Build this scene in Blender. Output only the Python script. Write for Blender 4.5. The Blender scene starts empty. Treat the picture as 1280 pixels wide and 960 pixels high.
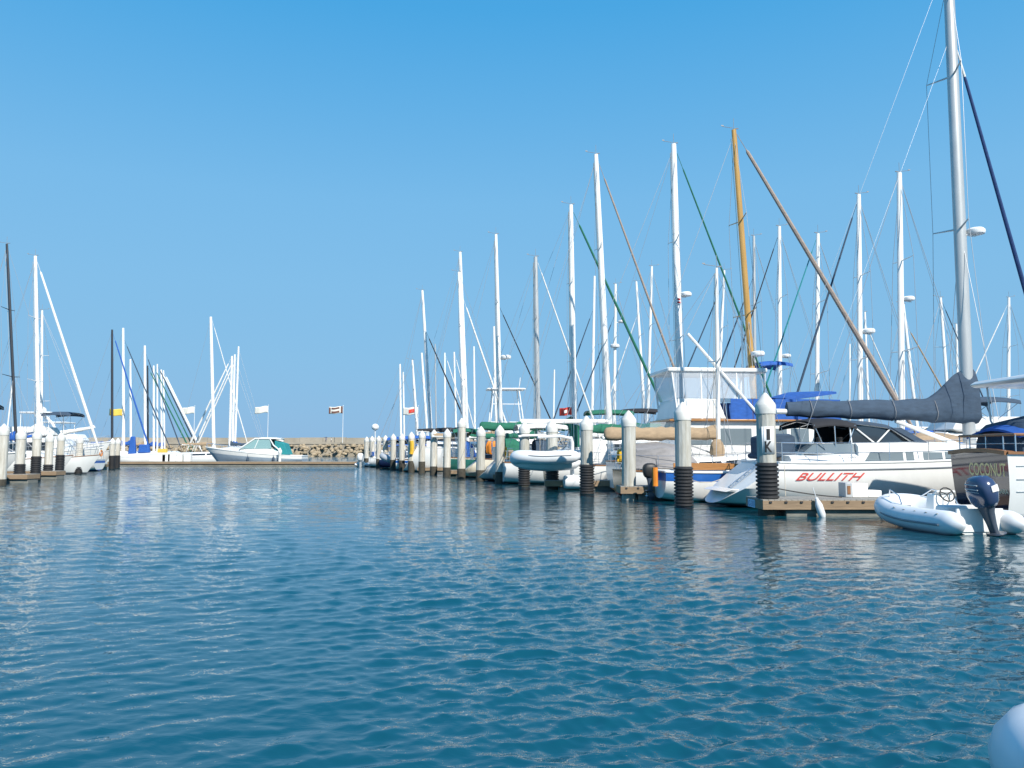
import bpy, bmesh, math, random
import numpy as np
from mathutils import Vector, Matrix
random.seed(7)
R = math.radians
SC = bpy.context.scene
COL = SC.collection

# ------------------------------------------------------------------ camera
CAMZ = 1.8
F = 996.0
PITCH = math.atan(83 / F)
cam_d = bpy.data.cameras.new('camera')
cam_d.sensor_width = 36.0
cam_d.lens = F / 1280 * 36.0
cam_d.clip_start = 0.05
cam_d.clip_end = 9000
cam = bpy.data.objects.new('camera', cam_d)
cam.location = (0, 0, CAMZ)
cam.rotation_euler = (R(90) + PITCH, 0, 0)
COL.objects.link(cam)
SC.camera = cam

def P(px, py, Y):
    """point of the place at distance Y seen at photo pixel px, py"""
    x = (px - 640) / F
    v = (480 - py) / F
    dy = math.cos(PITCH) - v * math.sin(PITCH)
    dz = math.sin(PITCH) + v * math.cos(PITCH)
    k = Y / dy
    return Vector((x * k, Y, CAMZ + dz * k))

# ------------------------------------------------------------------ materials
def mat(name, col, rough=0.5, metal=0.0, var=0.0, scale=3.0, bump=0.0, bscale=40.0, col2=None, stretch=(1, 1, 1), spec=0.5, alpha=1.0, coat=0.0):
    m = bpy.data.materials.new(name)
    m.use_nodes = True
    nt = m.node_tree
    b = nt.nodes['Principled BSDF']
    b.inputs['Base Color'].default_value = (*col, 1)
    b.inputs['Roughness'].default_value = rough
    b.inputs['Metallic'].default_value = metal
    b.inputs['Specular IOR Level'].default_value = spec
    b.inputs['Coat Weight'].default_value = coat
    b.inputs['Coat Roughness'].default_value = 0.08
    if alpha < 1: b.inputs['Alpha'].default_value = alpha
    if var > 0 or bump > 0:
        tc = nt.nodes.new('ShaderNodeTexCoord')
        mp = nt.nodes.new('ShaderNodeMapping')
        mp.inputs['Scale'].default_value = stretch
        nt.links.new(tc.outputs['Object'], mp.inputs['Vector'])
    if var > 0:
        n = nt.nodes.new('ShaderNodeTexNoise')
        n.inputs['Scale'].default_value = scale
        n.inputs['Detail'].default_value = 6
        n.inputs['Roughness'].default_value = 0.65
        nt.links.new(mp.outputs[0], n.inputs['Vector'])
        r = nt.nodes.new('ShaderNodeValToRGB')
        r.color_ramp.elements[0].position = 0.32
        r.color_ramp.elements[1].position = 0.68
        c2 = col2 if col2 else tuple(c * (1 - var) for c in col)
        r.color_ramp.elements[0].color = (*c2, 1)
        r.color_ramp.elements[1].color = (*col, 1)
        nt.links.new(n.outputs['Fac'], r.inputs['Fac'])
        nt.links.new(r.outputs['Color'], b.inputs['Base Color'])
    if bump > 0:
        n2 = nt.nodes.new('ShaderNodeTexNoise')
        n2.inputs['Scale'].default_value = bscale
        n2.inputs['Detail'].default_value = 4
        nt.links.new(mp.outputs[0], n2.inputs['Vector'])
        bp = nt.nodes.new('ShaderNodeBump')
        bp.inputs['Strength'].default_value = bump
        bp.inputs['Distance'].default_value = 0.03
        nt.links.new(n2.outputs['Fac'], bp.inputs['Height'])
        nt.links.new(bp.outputs['Normal'], b.inputs['Normal'])
    return m

M = {}
def defmat(key, *a, **k): M[key] = mat(key, *a, **k)
defmat('gelcoat_white', (0.80, 0.80, 0.77), 0.22, var=0.10, scale=1.3, stretch=(1, 1, .4))
defmat('gelcoat_cream', (0.72, 0.66, 0.52), 0.3, var=0.12, scale=1.5)
defmat('gelcoat_blue_grey', (0.30, 0.38, 0.46), 0.3, var=0.15)
defmat('gelcoat_grey', (0.45, 0.48, 0.50), 0.35, var=0.15, scale=2)
defmat('deck_white', (0.74, 0.73, 0.69), 0.55, var=0.12, scale=4)
defmat('navy_hull', (0.012, 0.022, 0.07), 0.12, var=0.2, scale=2, coat=.5)
defmat('green_hull', (0.03, 0.16, 0.13), 0.2, var=0.2, scale=2)
defmat('blue_stripe', (0.02, 0.12, 0.42), 0.3, var=0.15)
defmat('sky_bottom', (0.02, 0.22, 0.45), 0.5, var=0.25, scale=4)
defmat('red_bottom', (0.16, 0.025, 0.02), 0.6, var=0.3, scale=5)
defmat('dark_bottom', (0.02, 0.025, 0.03), 0.6, var=0.3, scale=5)
defmat('green_bottom', (0.03, 0.12, 0.08), 0.6, var=0.3, scale=5)
defmat('stripe_grey', (0.2, 0.22, 0.24), 0.4)
defmat('stripe_red', (0.5, 0.05, 0.04), 0.4)
defmat('alu_white', (0.82, 0.82, 0.79), 0.35, var=0.12, scale=2.5, stretch=(1, 1, .3))
defmat('alu_grey', (0.52, 0.53, 0.52), 0.38, metal=0.35, var=0.15, scale=2.5, stretch=(1, 1, .3))
defmat('mast_dark', (0.035, 0.04, 0.05), 0.4, var=0.2, scale=3)
defmat('mast_wood', (0.52, 0.30, 0.08), 0.3, var=0.28, scale=3, stretch=(4, 4, .25), coat=.3)
defmat('steel', (0.72, 0.73, 0.74), 0.22, metal=0.9)
defmat('instrument_grey', (0.25, 0.26, 0.27), 0.5)
defmat('wire', (0.42, 0.43, 0.44), 0.4, metal=0.5)
defmat('glass_dark', (0.03, 0.04, 0.05), 0.06, spec=.8)
defmat('glass_tint', (0.16, 0.20, 0.22), 0.08, spec=.8)
defmat('vinyl_clear', (0.75, 0.80, 0.85), 0.12, alpha=0.28)
CV = dict(var=0.28, scale=5, bump=0.8, bscale=2.2, stretch=(.8, 1, 1.8))
defmat('canvas_navy', (0.042, 0.074, 0.118), 0.85, **CV)
defmat('canvas_blue', (0.02, 0.11, 0.42), 0.8, **CV)
defmat('canvas_deep_blue', (0.012, 0.045, 0.15), 0.85, **CV)
defmat('canvas_bright_blue', (0.02, 0.22, 0.55), 0.8, **CV)
defmat('canvas_green', (0.015, 0.15, 0.09), 0.85, **CV)
defmat('canvas_teal', (0.02, 0.26, 0.28), 0.85, **CV)
defmat('canvas_tan', (0.40, 0.29, 0.18), 0.85, **CV)
defmat('canvas_grey', (0.30, 0.29, 0.29), 0.85, **CV)
defmat('canvas_black', (0.02, 0.022, 0.028), 0.85, **CV)
defmat('canvas_white', (0.78, 0.77, 0.73), 0.8, **CV)
defmat('canvas_brown', (0.36, 0.29, 0.24), 0.85, **CV)
defmat('sailcloth', (0.78, 0.76, 0.70), 0.7, var=0.12, scale=4, bump=0.4, bscale=8)
defmat('teak', (0.30, 0.14, 0.06), 0.45, var=0.35, scale=4, stretch=(.4, 5, 5))
defmat('varnish', (0.42, 0.20, 0.07), 0.25, var=0.3, scale=4, stretch=(.4, 5, 5))
defmat('orange', (0.80, 0.25, 0.02), 0.6, var=0.2)
defmat('yellow', (0.75, 0.45, 0.03), 0.6, var=0.2)
defmat('red_paint', (0.55, 0.04, 0.03), 0.35)
defmat('lettering_red', (0.62, 0.085, 0.07), 0.35)
defmat('red_flag', (0.62, 0.05, 0.03), 0.8)
defmat('gold_paint', (0.98, 0.70, 0.30), 0.4)
defmat('cream_paint', (0.72, 0.66, 0.46), 0.5)
defmat('white_paint', (0.80, 0.80, 0.78), 0.45, var=0.06)
defmat('black_paint', (0.02, 0.02, 0.02), 0.5)
defmat('sign_blue', (0.38, 0.60, 0.78), 0.45)
defmat('ink_blue', (0.02, 0.12, 0.32), 0.45)
defmat('brown_flag', (0.16, 0.07, 0.05), 0.8)
defmat('concrete', (0.53, 0.53, 0.49), 0.85, col2=(.33, .31, .25), var=0.35, scale=3.5, bump=0.3, bscale=25, stretch=(1.6, 1.6, .25))
defmat('concrete_pale', (0.64, 0.62, 0.56), 0.85, col2=(.40, .36, .28), var=0.35, scale=3, bump=0.3, bscale=25, stretch=(2, 2, .3))
defmat('concrete_wall', (0.40, 0.36, 0.29), 0.9, var=0.35, scale=.22, bump=0.5, bscale=3, stretch=(.6, 1, 1))
defmat('float_concrete', (0.24, 0.24, 0.21), 0.9, var=0.5, scale=2.5, bump=0.3, bscale=12, stretch=(.7, .7, 2.5))
defmat('cap_white', (0.70, 0.69, 0.64), 0.55, var=0.2, scale=4)
defmat('rubber', (0.034, 0.034, 0.036), 0.55, var=0.3, scale=8)
defmat('marine_growth', (0.07, 0.062, 0.045), 0.8, var=0.5, scale=9, bump=.8, bscale=18)
defmat('dock_wood', (0.34, 0.24, 0.15), 0.85, var=0.4, scale=3, bump=0.3, bscale=15, stretch=(.3, 4, 4))
defmat('dock_plank', (0.36, 0.34, 0.30), 0.85, var=0.35, scale=3, bump=0.3, bscale=15, stretch=(5, .5, 1))
defmat('pvc_white', (0.74, 0.76, 0.77), 0.38, var=0.1, scale=3)
defmat('pvc_grey', (0.40, 0.43, 0.46), 0.4, var=0.12, scale=3)
defmat('motor_navy', (0.035, 0.055, 0.12), 0.18, coat=.7)
defmat('motor_grey', (0.06, 0.075, 0.10), 0.35)
defmat('rope', (0.42, 0.38, 0.30), 0.9)
defmat('rope_dark', (0.05, 0.05, 0.05), 0.9)
defmat('rock', (0.44, 0.35, 0.23), 0.9, var=0.5, scale=.9, bump=0.8, bscale=4)
defmat('skin', (0.42, 0.24, 0.16), 0.6)
defmat('shirt_blue', (0.04, 0.08, 0.25), 0.8)
defmat('shirt_white', (0.7, 0.7, 0.68), 0.8)
defmat('trousers', (0.08, 0.08, 0.10), 0.8)
defmat('hair_dark', (0.03, 0.02, 0.015), 0.7)
defmat('flag_white', (0.72, 0.70, 0.62), 0.8)
defmat('flag_yellow', (0.72, 0.50, 0.08), 0.8)

# ------------------------------------------------------------------ mesh builder
class MB:
    def __init__(s): s.v = []; s.f = []; s.m = []
    def add(s, vs, fs, mi=0):
        o = len(s.v)
        s.v += [tuple(v) for v in vs]
        s.f += [tuple(i + o for i in f) for f in fs]
        s.m += [mi] * len(fs)
    def box(s, c, d, rz=0.0, mi=0, taper=1.0, ry=0.0):
        hx, hy, hz = d[0] / 2, d[1] / 2, d[2] / 2
        m = Matrix.Translation(c) @ Matrix.Rotation(rz, 4, 'Z') @ Matrix.Rotation(ry, 4, 'Y')
        vs = []
        for z in (-1, 1):
            k = taper if z > 0 else 1.0
            for x, y in ((-1, -1), (1, -1), (1, 1), (-1, 1)):
                vs.append(m @ Vector((x * hx * k, y * hy * k, z * hz)))
        s.add(vs, [(0, 3, 2, 1), (4, 5, 6, 7), (0, 1, 5, 4), (1, 2, 6, 5), (2, 3, 7, 6), (3, 0, 4, 7)], mi)
    def hexa(s, p, mi=0):
        """eight corners: four below then four above, both in turn"""
        s.add(p, [(0, 3, 2, 1), (4, 5, 6, 7), (0, 1, 5, 4), (1, 2, 6, 5), (2, 3, 7, 6), (3, 0, 4, 7)], mi)
    def loft(s, rings, mi=0, cap=True, closed=True):
        n = len(rings[0]); vs = [p for r in rings for p in r]; fs = []
        for i in range(len(rings) - 1):
            for j in range(n if closed else n - 1):
                k = (j + 1) % n
                fs.append((i * n + j, i * n + k, (i + 1) * n + k, (i + 1) * n + j))
        if cap and closed:
            fs.append(tuple(range(n - 1, -1, -1)))
            fs.append(tuple((len(rings) - 1) * n + j for j in range(n)))
        s.add(vs, fs, mi)
    def tube(s, pts, r, n=8, mi=0, ovx=1.0, cap=True):
        """r one radius or one per point; ovx stretches the section along the local x of the boat"""
        pts = [Vector(p) for p in pts]
        rs = r if isinstance(r, (list, tuple)) else [r] * len(pts)
        rings = []
        ref = None
        for i, p in enumerate(pts):
            d = (pts[min(i + 1, len(pts) - 1)] - pts[max(i - 1, 0)])
            if d.length < 1e-9: d = Vector((0, 0, 1))
            d.normalize()
            if ref is None:
                ref = Vector((1, 0, 0)) if abs(d.z) > 0.8 else Vector((0, 0, 1))
            a = ref - d * ref.dot(d)
            if a.length < 1e-6:
                a = d.orthogonal()
            a.normalize(); ref = a
            b = d.cross(a)
            rings.append([p + a * (math.cos(t) * rs[i] * ovx) + b * (math.sin(t) * rs[i]) for t in [2 * math.pi * k / n for k in range(n)]])
        s.loft(rings, mi, cap)
    def lathe(s, prof, c=(0, 0, 0), n=16, mi=0, ph=0.0):
        c = Vector(c)
        rings = [[c + Vector((r * math.cos(ph + 2 * math.pi * k / n), r * math.sin(ph + 2 * math.pi * k / n), z)) for k in range(n)] for r, z in prof]
        s.loft(rings, mi, True)
    def ball(s, c, r, n=10, mi=0, sz=1.0):
        prof = [(max(1e-3, r * math.sin(math.pi * i / n)), -r * sz * math.cos(math.pi * i / n)) for i in range(n + 1)]
        s.lathe(prof, c, n * 2 if n < 9 else 16, mi)
    def build(s, name, mats, parent=None, bevel=0.0, sharp=35, subd=0, loc=None):
        me = bpy.data.meshes.new(name)
        me.from_pydata(s.v, [], s.f)
        if not isinstance(mats, (list, tuple)): mats = [mats]
        for m in mats: me.materials.append(M[m] if isinstance(m, str) else m)
        me.polygons.foreach_set('material_index', s.m)
        me.polygons.foreach_set('use_smooth', [True] * len(s.f))
        bm = bmesh.new(); bm.from_mesh(me)
        bmesh.ops.recalc_face_normals(bm, faces=bm.faces)
        bm.to_mesh(me); bm.free()
        me.set_sharp_from_angle(angle=R(sharp))
        o = bpy.data.objects.new(name, me)
        COL.objects.link(o)
        if parent is not None: o.parent = parent
        if loc is not None: o.location = loc
        if bevel > 0:
            b = o.modifiers.new('bevel', 'BEVEL'); b.width = bevel; b.segments = 2; b.limit_method = 'ANGLE'
        if subd:
            b = o.modifiers.new('subdivision', 'SUBSURF'); b.levels = subd; b.render_levels = subd
        return o

def tag(o, label, cat, group=None, kind=None):
    if label: o['label'] = label
    if cat: o['category'] = cat
    if group: o['group'] = group
    if kind: o['kind'] = kind
    return o

def thing(name, loc, rz, label, cat, group=None):
    o = bpy.data.objects.new(name, None)
    o.empty_display_size = 0.3
    COL.objects.link(o)
    o.location = loc; o.rotation_euler = (0, 0, rz)
    return tag(o, label, cat, group)

def text_mesh(s, size, shear=0.0, bold=0.0, spacing=1.0):
    cu = bpy.data.curves.new('lettering', 'FONT')
    cu.body = s; cu.size = size; cu.shear = shear; cu.offset = bold
    cu.align_x = 'CENTER'; cu.align_y = 'CENTER'; cu.space_character = spacing
    cu.resolution_u = 4
    o = bpy.data.objects.new('lettering', cu)
    COL.objects.link(o)
    dg = bpy.context.evaluated_depsgraph_get(); dg.update()
    me = bpy.data.meshes.new_from_object(o.evaluated_get(dg))
    bpy.data.objects.remove(o)
    return me

def text_on(name, s, size, m, fn, parent, width=None, height=None, shear=0.0, bold=0.0, fine=0.0):
    """lettering laid on a surface: fn(u, v) gives the point for text coordinates"""
    me = text_mesh(s, size, shear, bold)
    bm = bmesh.new(); bm.from_mesh(me)
    if fine > 0:
        bmesh.ops.triangulate(bm, faces=bm.faces)
        for _ in range(4):
            es = [e for e in bm.edges if e.calc_length() > fine]
            if not es: break
            bmesh.ops.subdivide_edges(bm, edges=es, cuts=1)
            bmesh.ops.triangulate(bm, faces=[f for f in bm.faces if len(f.verts) > 3])
    xs = [v.co.x for v in bm.verts]; ys = [v.co.y for v in bm.verts]
    cx, cy = (min(xs) + max(xs)) / 2, (min(ys) + max(ys)) / 2
    kx = width / (max(xs) - min(xs)) if width else 1
    ky = height / (max(ys) - min(ys)) if height else 1
    for v in bm.verts:
        v.co = fn((v.co.x - cx) * kx, (v.co.y - cy) * ky)
    bm.to_mesh(me); bm.free()
    me.materials.clear(); me.materials.append(M[m])
    me.name = name
    o = bpy.data.objects.new(name, me)
    COL.objects.link(o); o.parent = parent
    return o

# ------------------------------------------------------------------ sky and sun
sun_dir = Vector((0.38, -0.66, 0.66)).normalized()
w = bpy.data.worlds.new('World'); SC.world = w; w.use_nodes = True
nt = w.node_tree
sky = nt.nodes.new('ShaderNodeTexSky'); sky.sky_type = 'NISHITA'
sky.sun_disc = False
sky.sun_elevation = math.asin(sun_dir.z)
sky.sun_rotation = math.atan2(sun_dir.x, sun_dir.y)
sky.altitude = 0; sky.air_density = 1.0; sky.dust_density = 0.6; sky.ozone_density = 2.0
hs = nt.nodes.new('ShaderNodeHueSaturation')
hs.inputs['Hue'].default_value = 0.5; hs.inputs['Saturation'].default_value = 1.0; hs.inputs['Value'].default_value = 1.0
nt.links.new(sky.outputs[0], hs.inputs['Color'])
# clear marine air: the blue deepens evenly with height and stays blue down to the horizon
wtc = nt.nodes.new('ShaderNodeTexCoord'); wsx = nt.nodes.new('ShaderNodeSeparateXYZ'); wrp = nt.nodes.new('ShaderNodeValToRGB')
nt.links.new(wtc.outputs['Generated'], wsx.inputs[0]); nt.links.new(wsx.outputs['Z'], wrp.inputs['Fac'])
SKYCOL = [(0.0, (.190, .365, .585)), (.11, (.182, .395, .615)), (.20, (.172, .402, .638)), (.30, (.148, .390, .648)), (.40, (.098, .348, .634)), (.50, (.052, .306, .615)), (1.0, (.025, .16, .46))]
while len(wrp.color_ramp.elements) < len(SKYCOL): wrp.color_ramp.elements.new(.5)
for e, (p_, c_) in zip(wrp.color_ramp.elements, SKYCOL): e.position = p_; e.color = (*c_, 1)
wsc = nt.nodes.new('ShaderNodeVectorMath'); wsc.operation = 'SCALE'; wsc.inputs['Scale'].default_value = 1 / 0.11
nt.links.new(wrp.outputs['Color'], wsc.inputs[0])
wmx = nt.nodes.new('ShaderNodeMix'); wmx.data_type = 'RGBA'; wmx.inputs['Factor'].default_value = 0.95
nt.links.new(hs.outputs[0], wmx.inputs['A']); nt.links.new(wsc.outputs[0], wmx.inputs['B'])
nt.links.new(wmx.outputs['Result'], nt.nodes['Background'].inputs['Color'])
nt.nodes['Background'].inputs['Strength'].default_value = 0.11
sl = bpy.data.lights.new('sun', 'SUN'); sl.energy = 5.0; sl.angle = R(0.5); sl.color = (1.0, 0.94, 0.85)
so = bpy.data.objects.new('sun', sl); COL.objects.link(so)
so.rotation_euler = sun_dir.to_track_quat('Z', 'Y').to_euler()
so.location = (30, -40, 60)
SC.view_settings.view_transform = 'Standard'
SC.view_settings.look = 'None'
SC.view_settings.exposure = 0.35
SC.view_settings.gamma = 1.0
SC.render.engine = 'CYCLES'
SC.cycles.max_bounces = 6; SC.cycles.transparent_max_bounces = 12
SC.cycles.caustics_reflective = False; SC.cycles.caustics_refractive = False

# ------------------------------------------------------------------ water
FAR_RIPPLE = 0.45
def build_water():
    rng = np.random.default_rng(11)
    ys = np.concatenate([np.arange(566.0, 580.0, 0.10), np.arange(580.0, 625.0, 0.28), np.arange(625.0, 1010.0, 0.95)])
    r = CAMZ * F / (ys - 563.0)
    r = np.concatenate([[6000, 3000, 1800, 1200, 900], r])
    r = np.sort(r[r < 6500])
    r = np.concatenate([[1.2, 1.8, 2.4, 3.0, 3.5], r[r > 3.8]])
    th = np.concatenate([np.radians(np.linspace(-80, -41, 80, endpoint=False)), np.radians(np.linspace(-41, 41, 1250)), np.radians(np.linspace(41.5, 80, 80))])
    RR, TH = np.meshgrid(r, th, indexing='ij')
    X = RR * np.sin(TH); Y = RR * np.cos(TH)
    dr = np.gradient(r)[:, None]; dt = np.gradient(th)[None, :]
    cell_r = dr * np.ones_like(RR); cell_t = RR * dt
    Z = np.zeros_like(X); DX = np.zeros_like(X); DY = np.zeros_like(X)
    main = math.radians(-72)       # wind waves come towards the camera from ahead and left
    # calmer far up the fairway
    calm = 0.36 + 0.64 / (1 + np.exp(np.minimum(RR, 200) / 5.0 - 2.8))
    lee = X - (14.48 - .343 * Y)                      # sheltered water close to the right hand docks
    calm = calm * (1 - .42 / (1 + np.exp(-(np.clip(lee, -60, 60) + 5.5) / 1.6)))
    gust = np.zeros_like(X)
    for k in range(9):
        a = rng.uniform(0, 2 * math.pi); q = 2 * math.pi / rng.uniform(7, 26)
        gust += np.sin(q * (X * math.cos(a) + Y * math.sin(a)) + rng.uniform(0, 6.28))
    gust = np.clip(1 + 0.20 * gust, 0.42, 1.6)
    N = 150
    for k in range(N):
        lam = 0.055 * (2.6 / 0.055) ** (k / (N - 1)) * rng.uniform(.93, 1.07)
        q = 2 * math.pi / lam
        a = main + rng.normal(0, 0.75)
        # slope spectrum peaks near half a metre
        slope = 0.039 * math.exp(-(math.log(lam / 0.23) / 1.15) ** 2)
        amp = slope / q
        ca, sa = math.cos(a), math.sin(a)
        ph = q * (X * ca + Y * sa) + rng.uniform(0, 6.283)
        # sampling limit along the wave's own direction
        cr = np.abs(ca * np.sin(TH) + sa * np.cos(TH)) * cell_r + np.abs(ca * np.cos(TH) - sa * np.sin(TH)) * cell_t
        fade = np.clip((lam / np.maximum(cr, 1e-6) - 2.2) / 2.0, 0, 1)
        A = amp * fade * calm * (gust if lam < 1.2 else 1)
        Z += A * np.cos(ph)
        DX -= A * 0.9 * ca * np.sin(ph); DY -= A * 0.9 * sa * np.sin(ph)
    nr, nth = X.shape
    V = np.stack([X + DX, Y + DY, Z], -1).reshape(-1, 3)
    i = np.arange(nr - 1)[:, None] * nth + np.arange(nth - 1)[None, :]
    Fq = np.stack([i, i + 1, i + nth + 1, i + nth], -1).reshape(-1, 4)
    me = bpy.data.meshes.new('water')
    me.vertices.add(len(V)); me.vertices.foreach_set('co', V.astype(np.float32).ravel())
    me.loops.add(Fq.size); me.loops.foreach_set('vertex_index', Fq[:, ::-1].ravel().astype(np.int32))
    me.polygons.add(len(Fq)); me.polygons.foreach_set('loop_start', np.arange(0, Fq.size, 4, dtype=np.int32))
    me.polygons.foreach_set('use_smooth', np.ones(len(Fq), dtype=bool))
    me.update(); me.validate()
    m = bpy.data.materials.new('sea_water'); m.use_nodes = True
    nt = m.node_tree; b = nt.nodes['Principled BSDF']
    b.inputs['Base Color'].default_value = (0.0032, 0.060, 0.088, 1)
    b.inputs['Roughness'].default_value = 0.03
    b.inputs['IOR'].default_value = 1.58
    tc = nt.nodes.new('ShaderNodeTexCoord')
    mp = nt.nodes.new('ShaderNodeMapping')
    mp.inputs['Rotation'].default_value = (0, 0, R(18)); mp.inputs['Scale'].default_value = (0.55, 1.0, 1.0)
    nt.links.new(tc.outputs['Object'], mp.inputs['Vector'])
    n1 = nt.nodes.new('ShaderNodeTexNoise'); n1.inputs['Scale'].default_value = 7.5; n1.inputs['Detail'].default_value = 3; n1.inputs['Roughness'].default_value = .55
    n1.inputs['Distortion'].default_value = .6
    n2 = nt.nodes.new('ShaderNodeTexNoise'); n2.inputs['Scale'].default_value = 1.9; n2.inputs['Detail'].default_value = 2
    for n in (n1, n2): nt.links.new(mp.outputs[0], n.inputs['Vector'])
    ad = nt.nodes.new('ShaderNodeMath'); ad.operation = 'MULTIPLY_ADD'; ad.inputs[1].default_value = 2.2
    nt.links.new(n2.outputs['Fac'], ad.inputs[0]); nt.links.new(n1.outputs['Fac'], ad.inputs[2])
    bp = nt.nodes.new('ShaderNodeBump'); bp.inputs['Strength'].default_value = 0.5; bp.inputs['Distance'].default_value = 0.05
    ln_ = nt.nodes.new('ShaderNodeVectorMath'); ln_.operation = 'LENGTH'; nt.links.new(tc.outputs['Object'], ln_.inputs[0])
    mr_ = nt.nodes.new('ShaderNodeMapRange'); mr_.inputs['From Min'].default_value = 8; mr_.inputs['From Max'].default_value = 60
    mr_.inputs['To Min'].default_value = .14; mr_.inputs['To Max'].default_value = .35
    nt.links.new(ln_.outputs['Value'], mr_.inputs['Value']); nt.links.new(mr_.outputs[0], bp.inputs['Strength'])
    nt.links.new(ad.outputs[0], bp.inputs['Height']); # ripples too small for the sheet's own shape tilt the surface directly, more of them the farther out
    n3 = nt.nodes.new('ShaderNodeTexNoise'); n3.inputs['Scale'].default_value = 4.5; n3.inputs['Detail'].default_value = 2.5
    nt.links.new(mp.outputs[0], n3.inputs['Vector'])
    vs = nt.nodes.new('ShaderNodeVectorMath'); vs.operation = 'SUBTRACT'; vs.inputs[1].default_value = (.5, .5, .5)
    nt.links.new(n3.outputs['Color'], vs.inputs[0])
    vm = nt.nodes.new('ShaderNodeVectorMath'); vm.operation = 'MULTIPLY'; vm.inputs[1].default_value = (.7, 1.0, 0)
    nt.links.new(vs.outputs[0], vm.inputs[0])
    mr2 = nt.nodes.new('ShaderNodeMapRange'); mr2.inputs['From Min'].default_value = 7; mr2.inputs['From Max'].default_value = 55
    mr2.inputs['To Min'].default_value = 0.06; mr2.inputs['To Max'].default_value = FAR_RIPPLE
    nt.links.new(ln_.outputs['Value'], mr2.inputs['Value'])
    vk = nt.nodes.new('ShaderNodeVectorMath'); vk.operation = 'SCALE'
    nt.links.new(vm.outputs[0], vk.inputs[0]); nt.links.new(mr2.outputs[0], vk.inputs['Scale'])
    va = nt.nodes.new('ShaderNodeVectorMath'); va.operation = 'ADD'
    nt.links.new(bp.outputs['Normal'], va.inputs[0]); nt.links.new(vk.outputs[0], va.inputs[1])
    vn = nt.nodes.new('ShaderNodeVectorMath'); vn.operation = 'NORMALIZE'
    nt.links.new(va.outputs[0], vn.inputs[0]); nt.links.new(vn.outputs[0], b.inputs['Normal'])
    me.materials.append(m)
    o = bpy.data.objects.new('water', me); COL.objects.link(o)
    tag(o, 'rippled teal harbour water filling the fairway between the docks', 'water', kind='structure')
    # sea bed far below keeps the sheet closed seen from anywhere
build_water()
# ------------------------------------------------------------------ hulls
def lerp(a, b, t): return a + (b - a) * t

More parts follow.
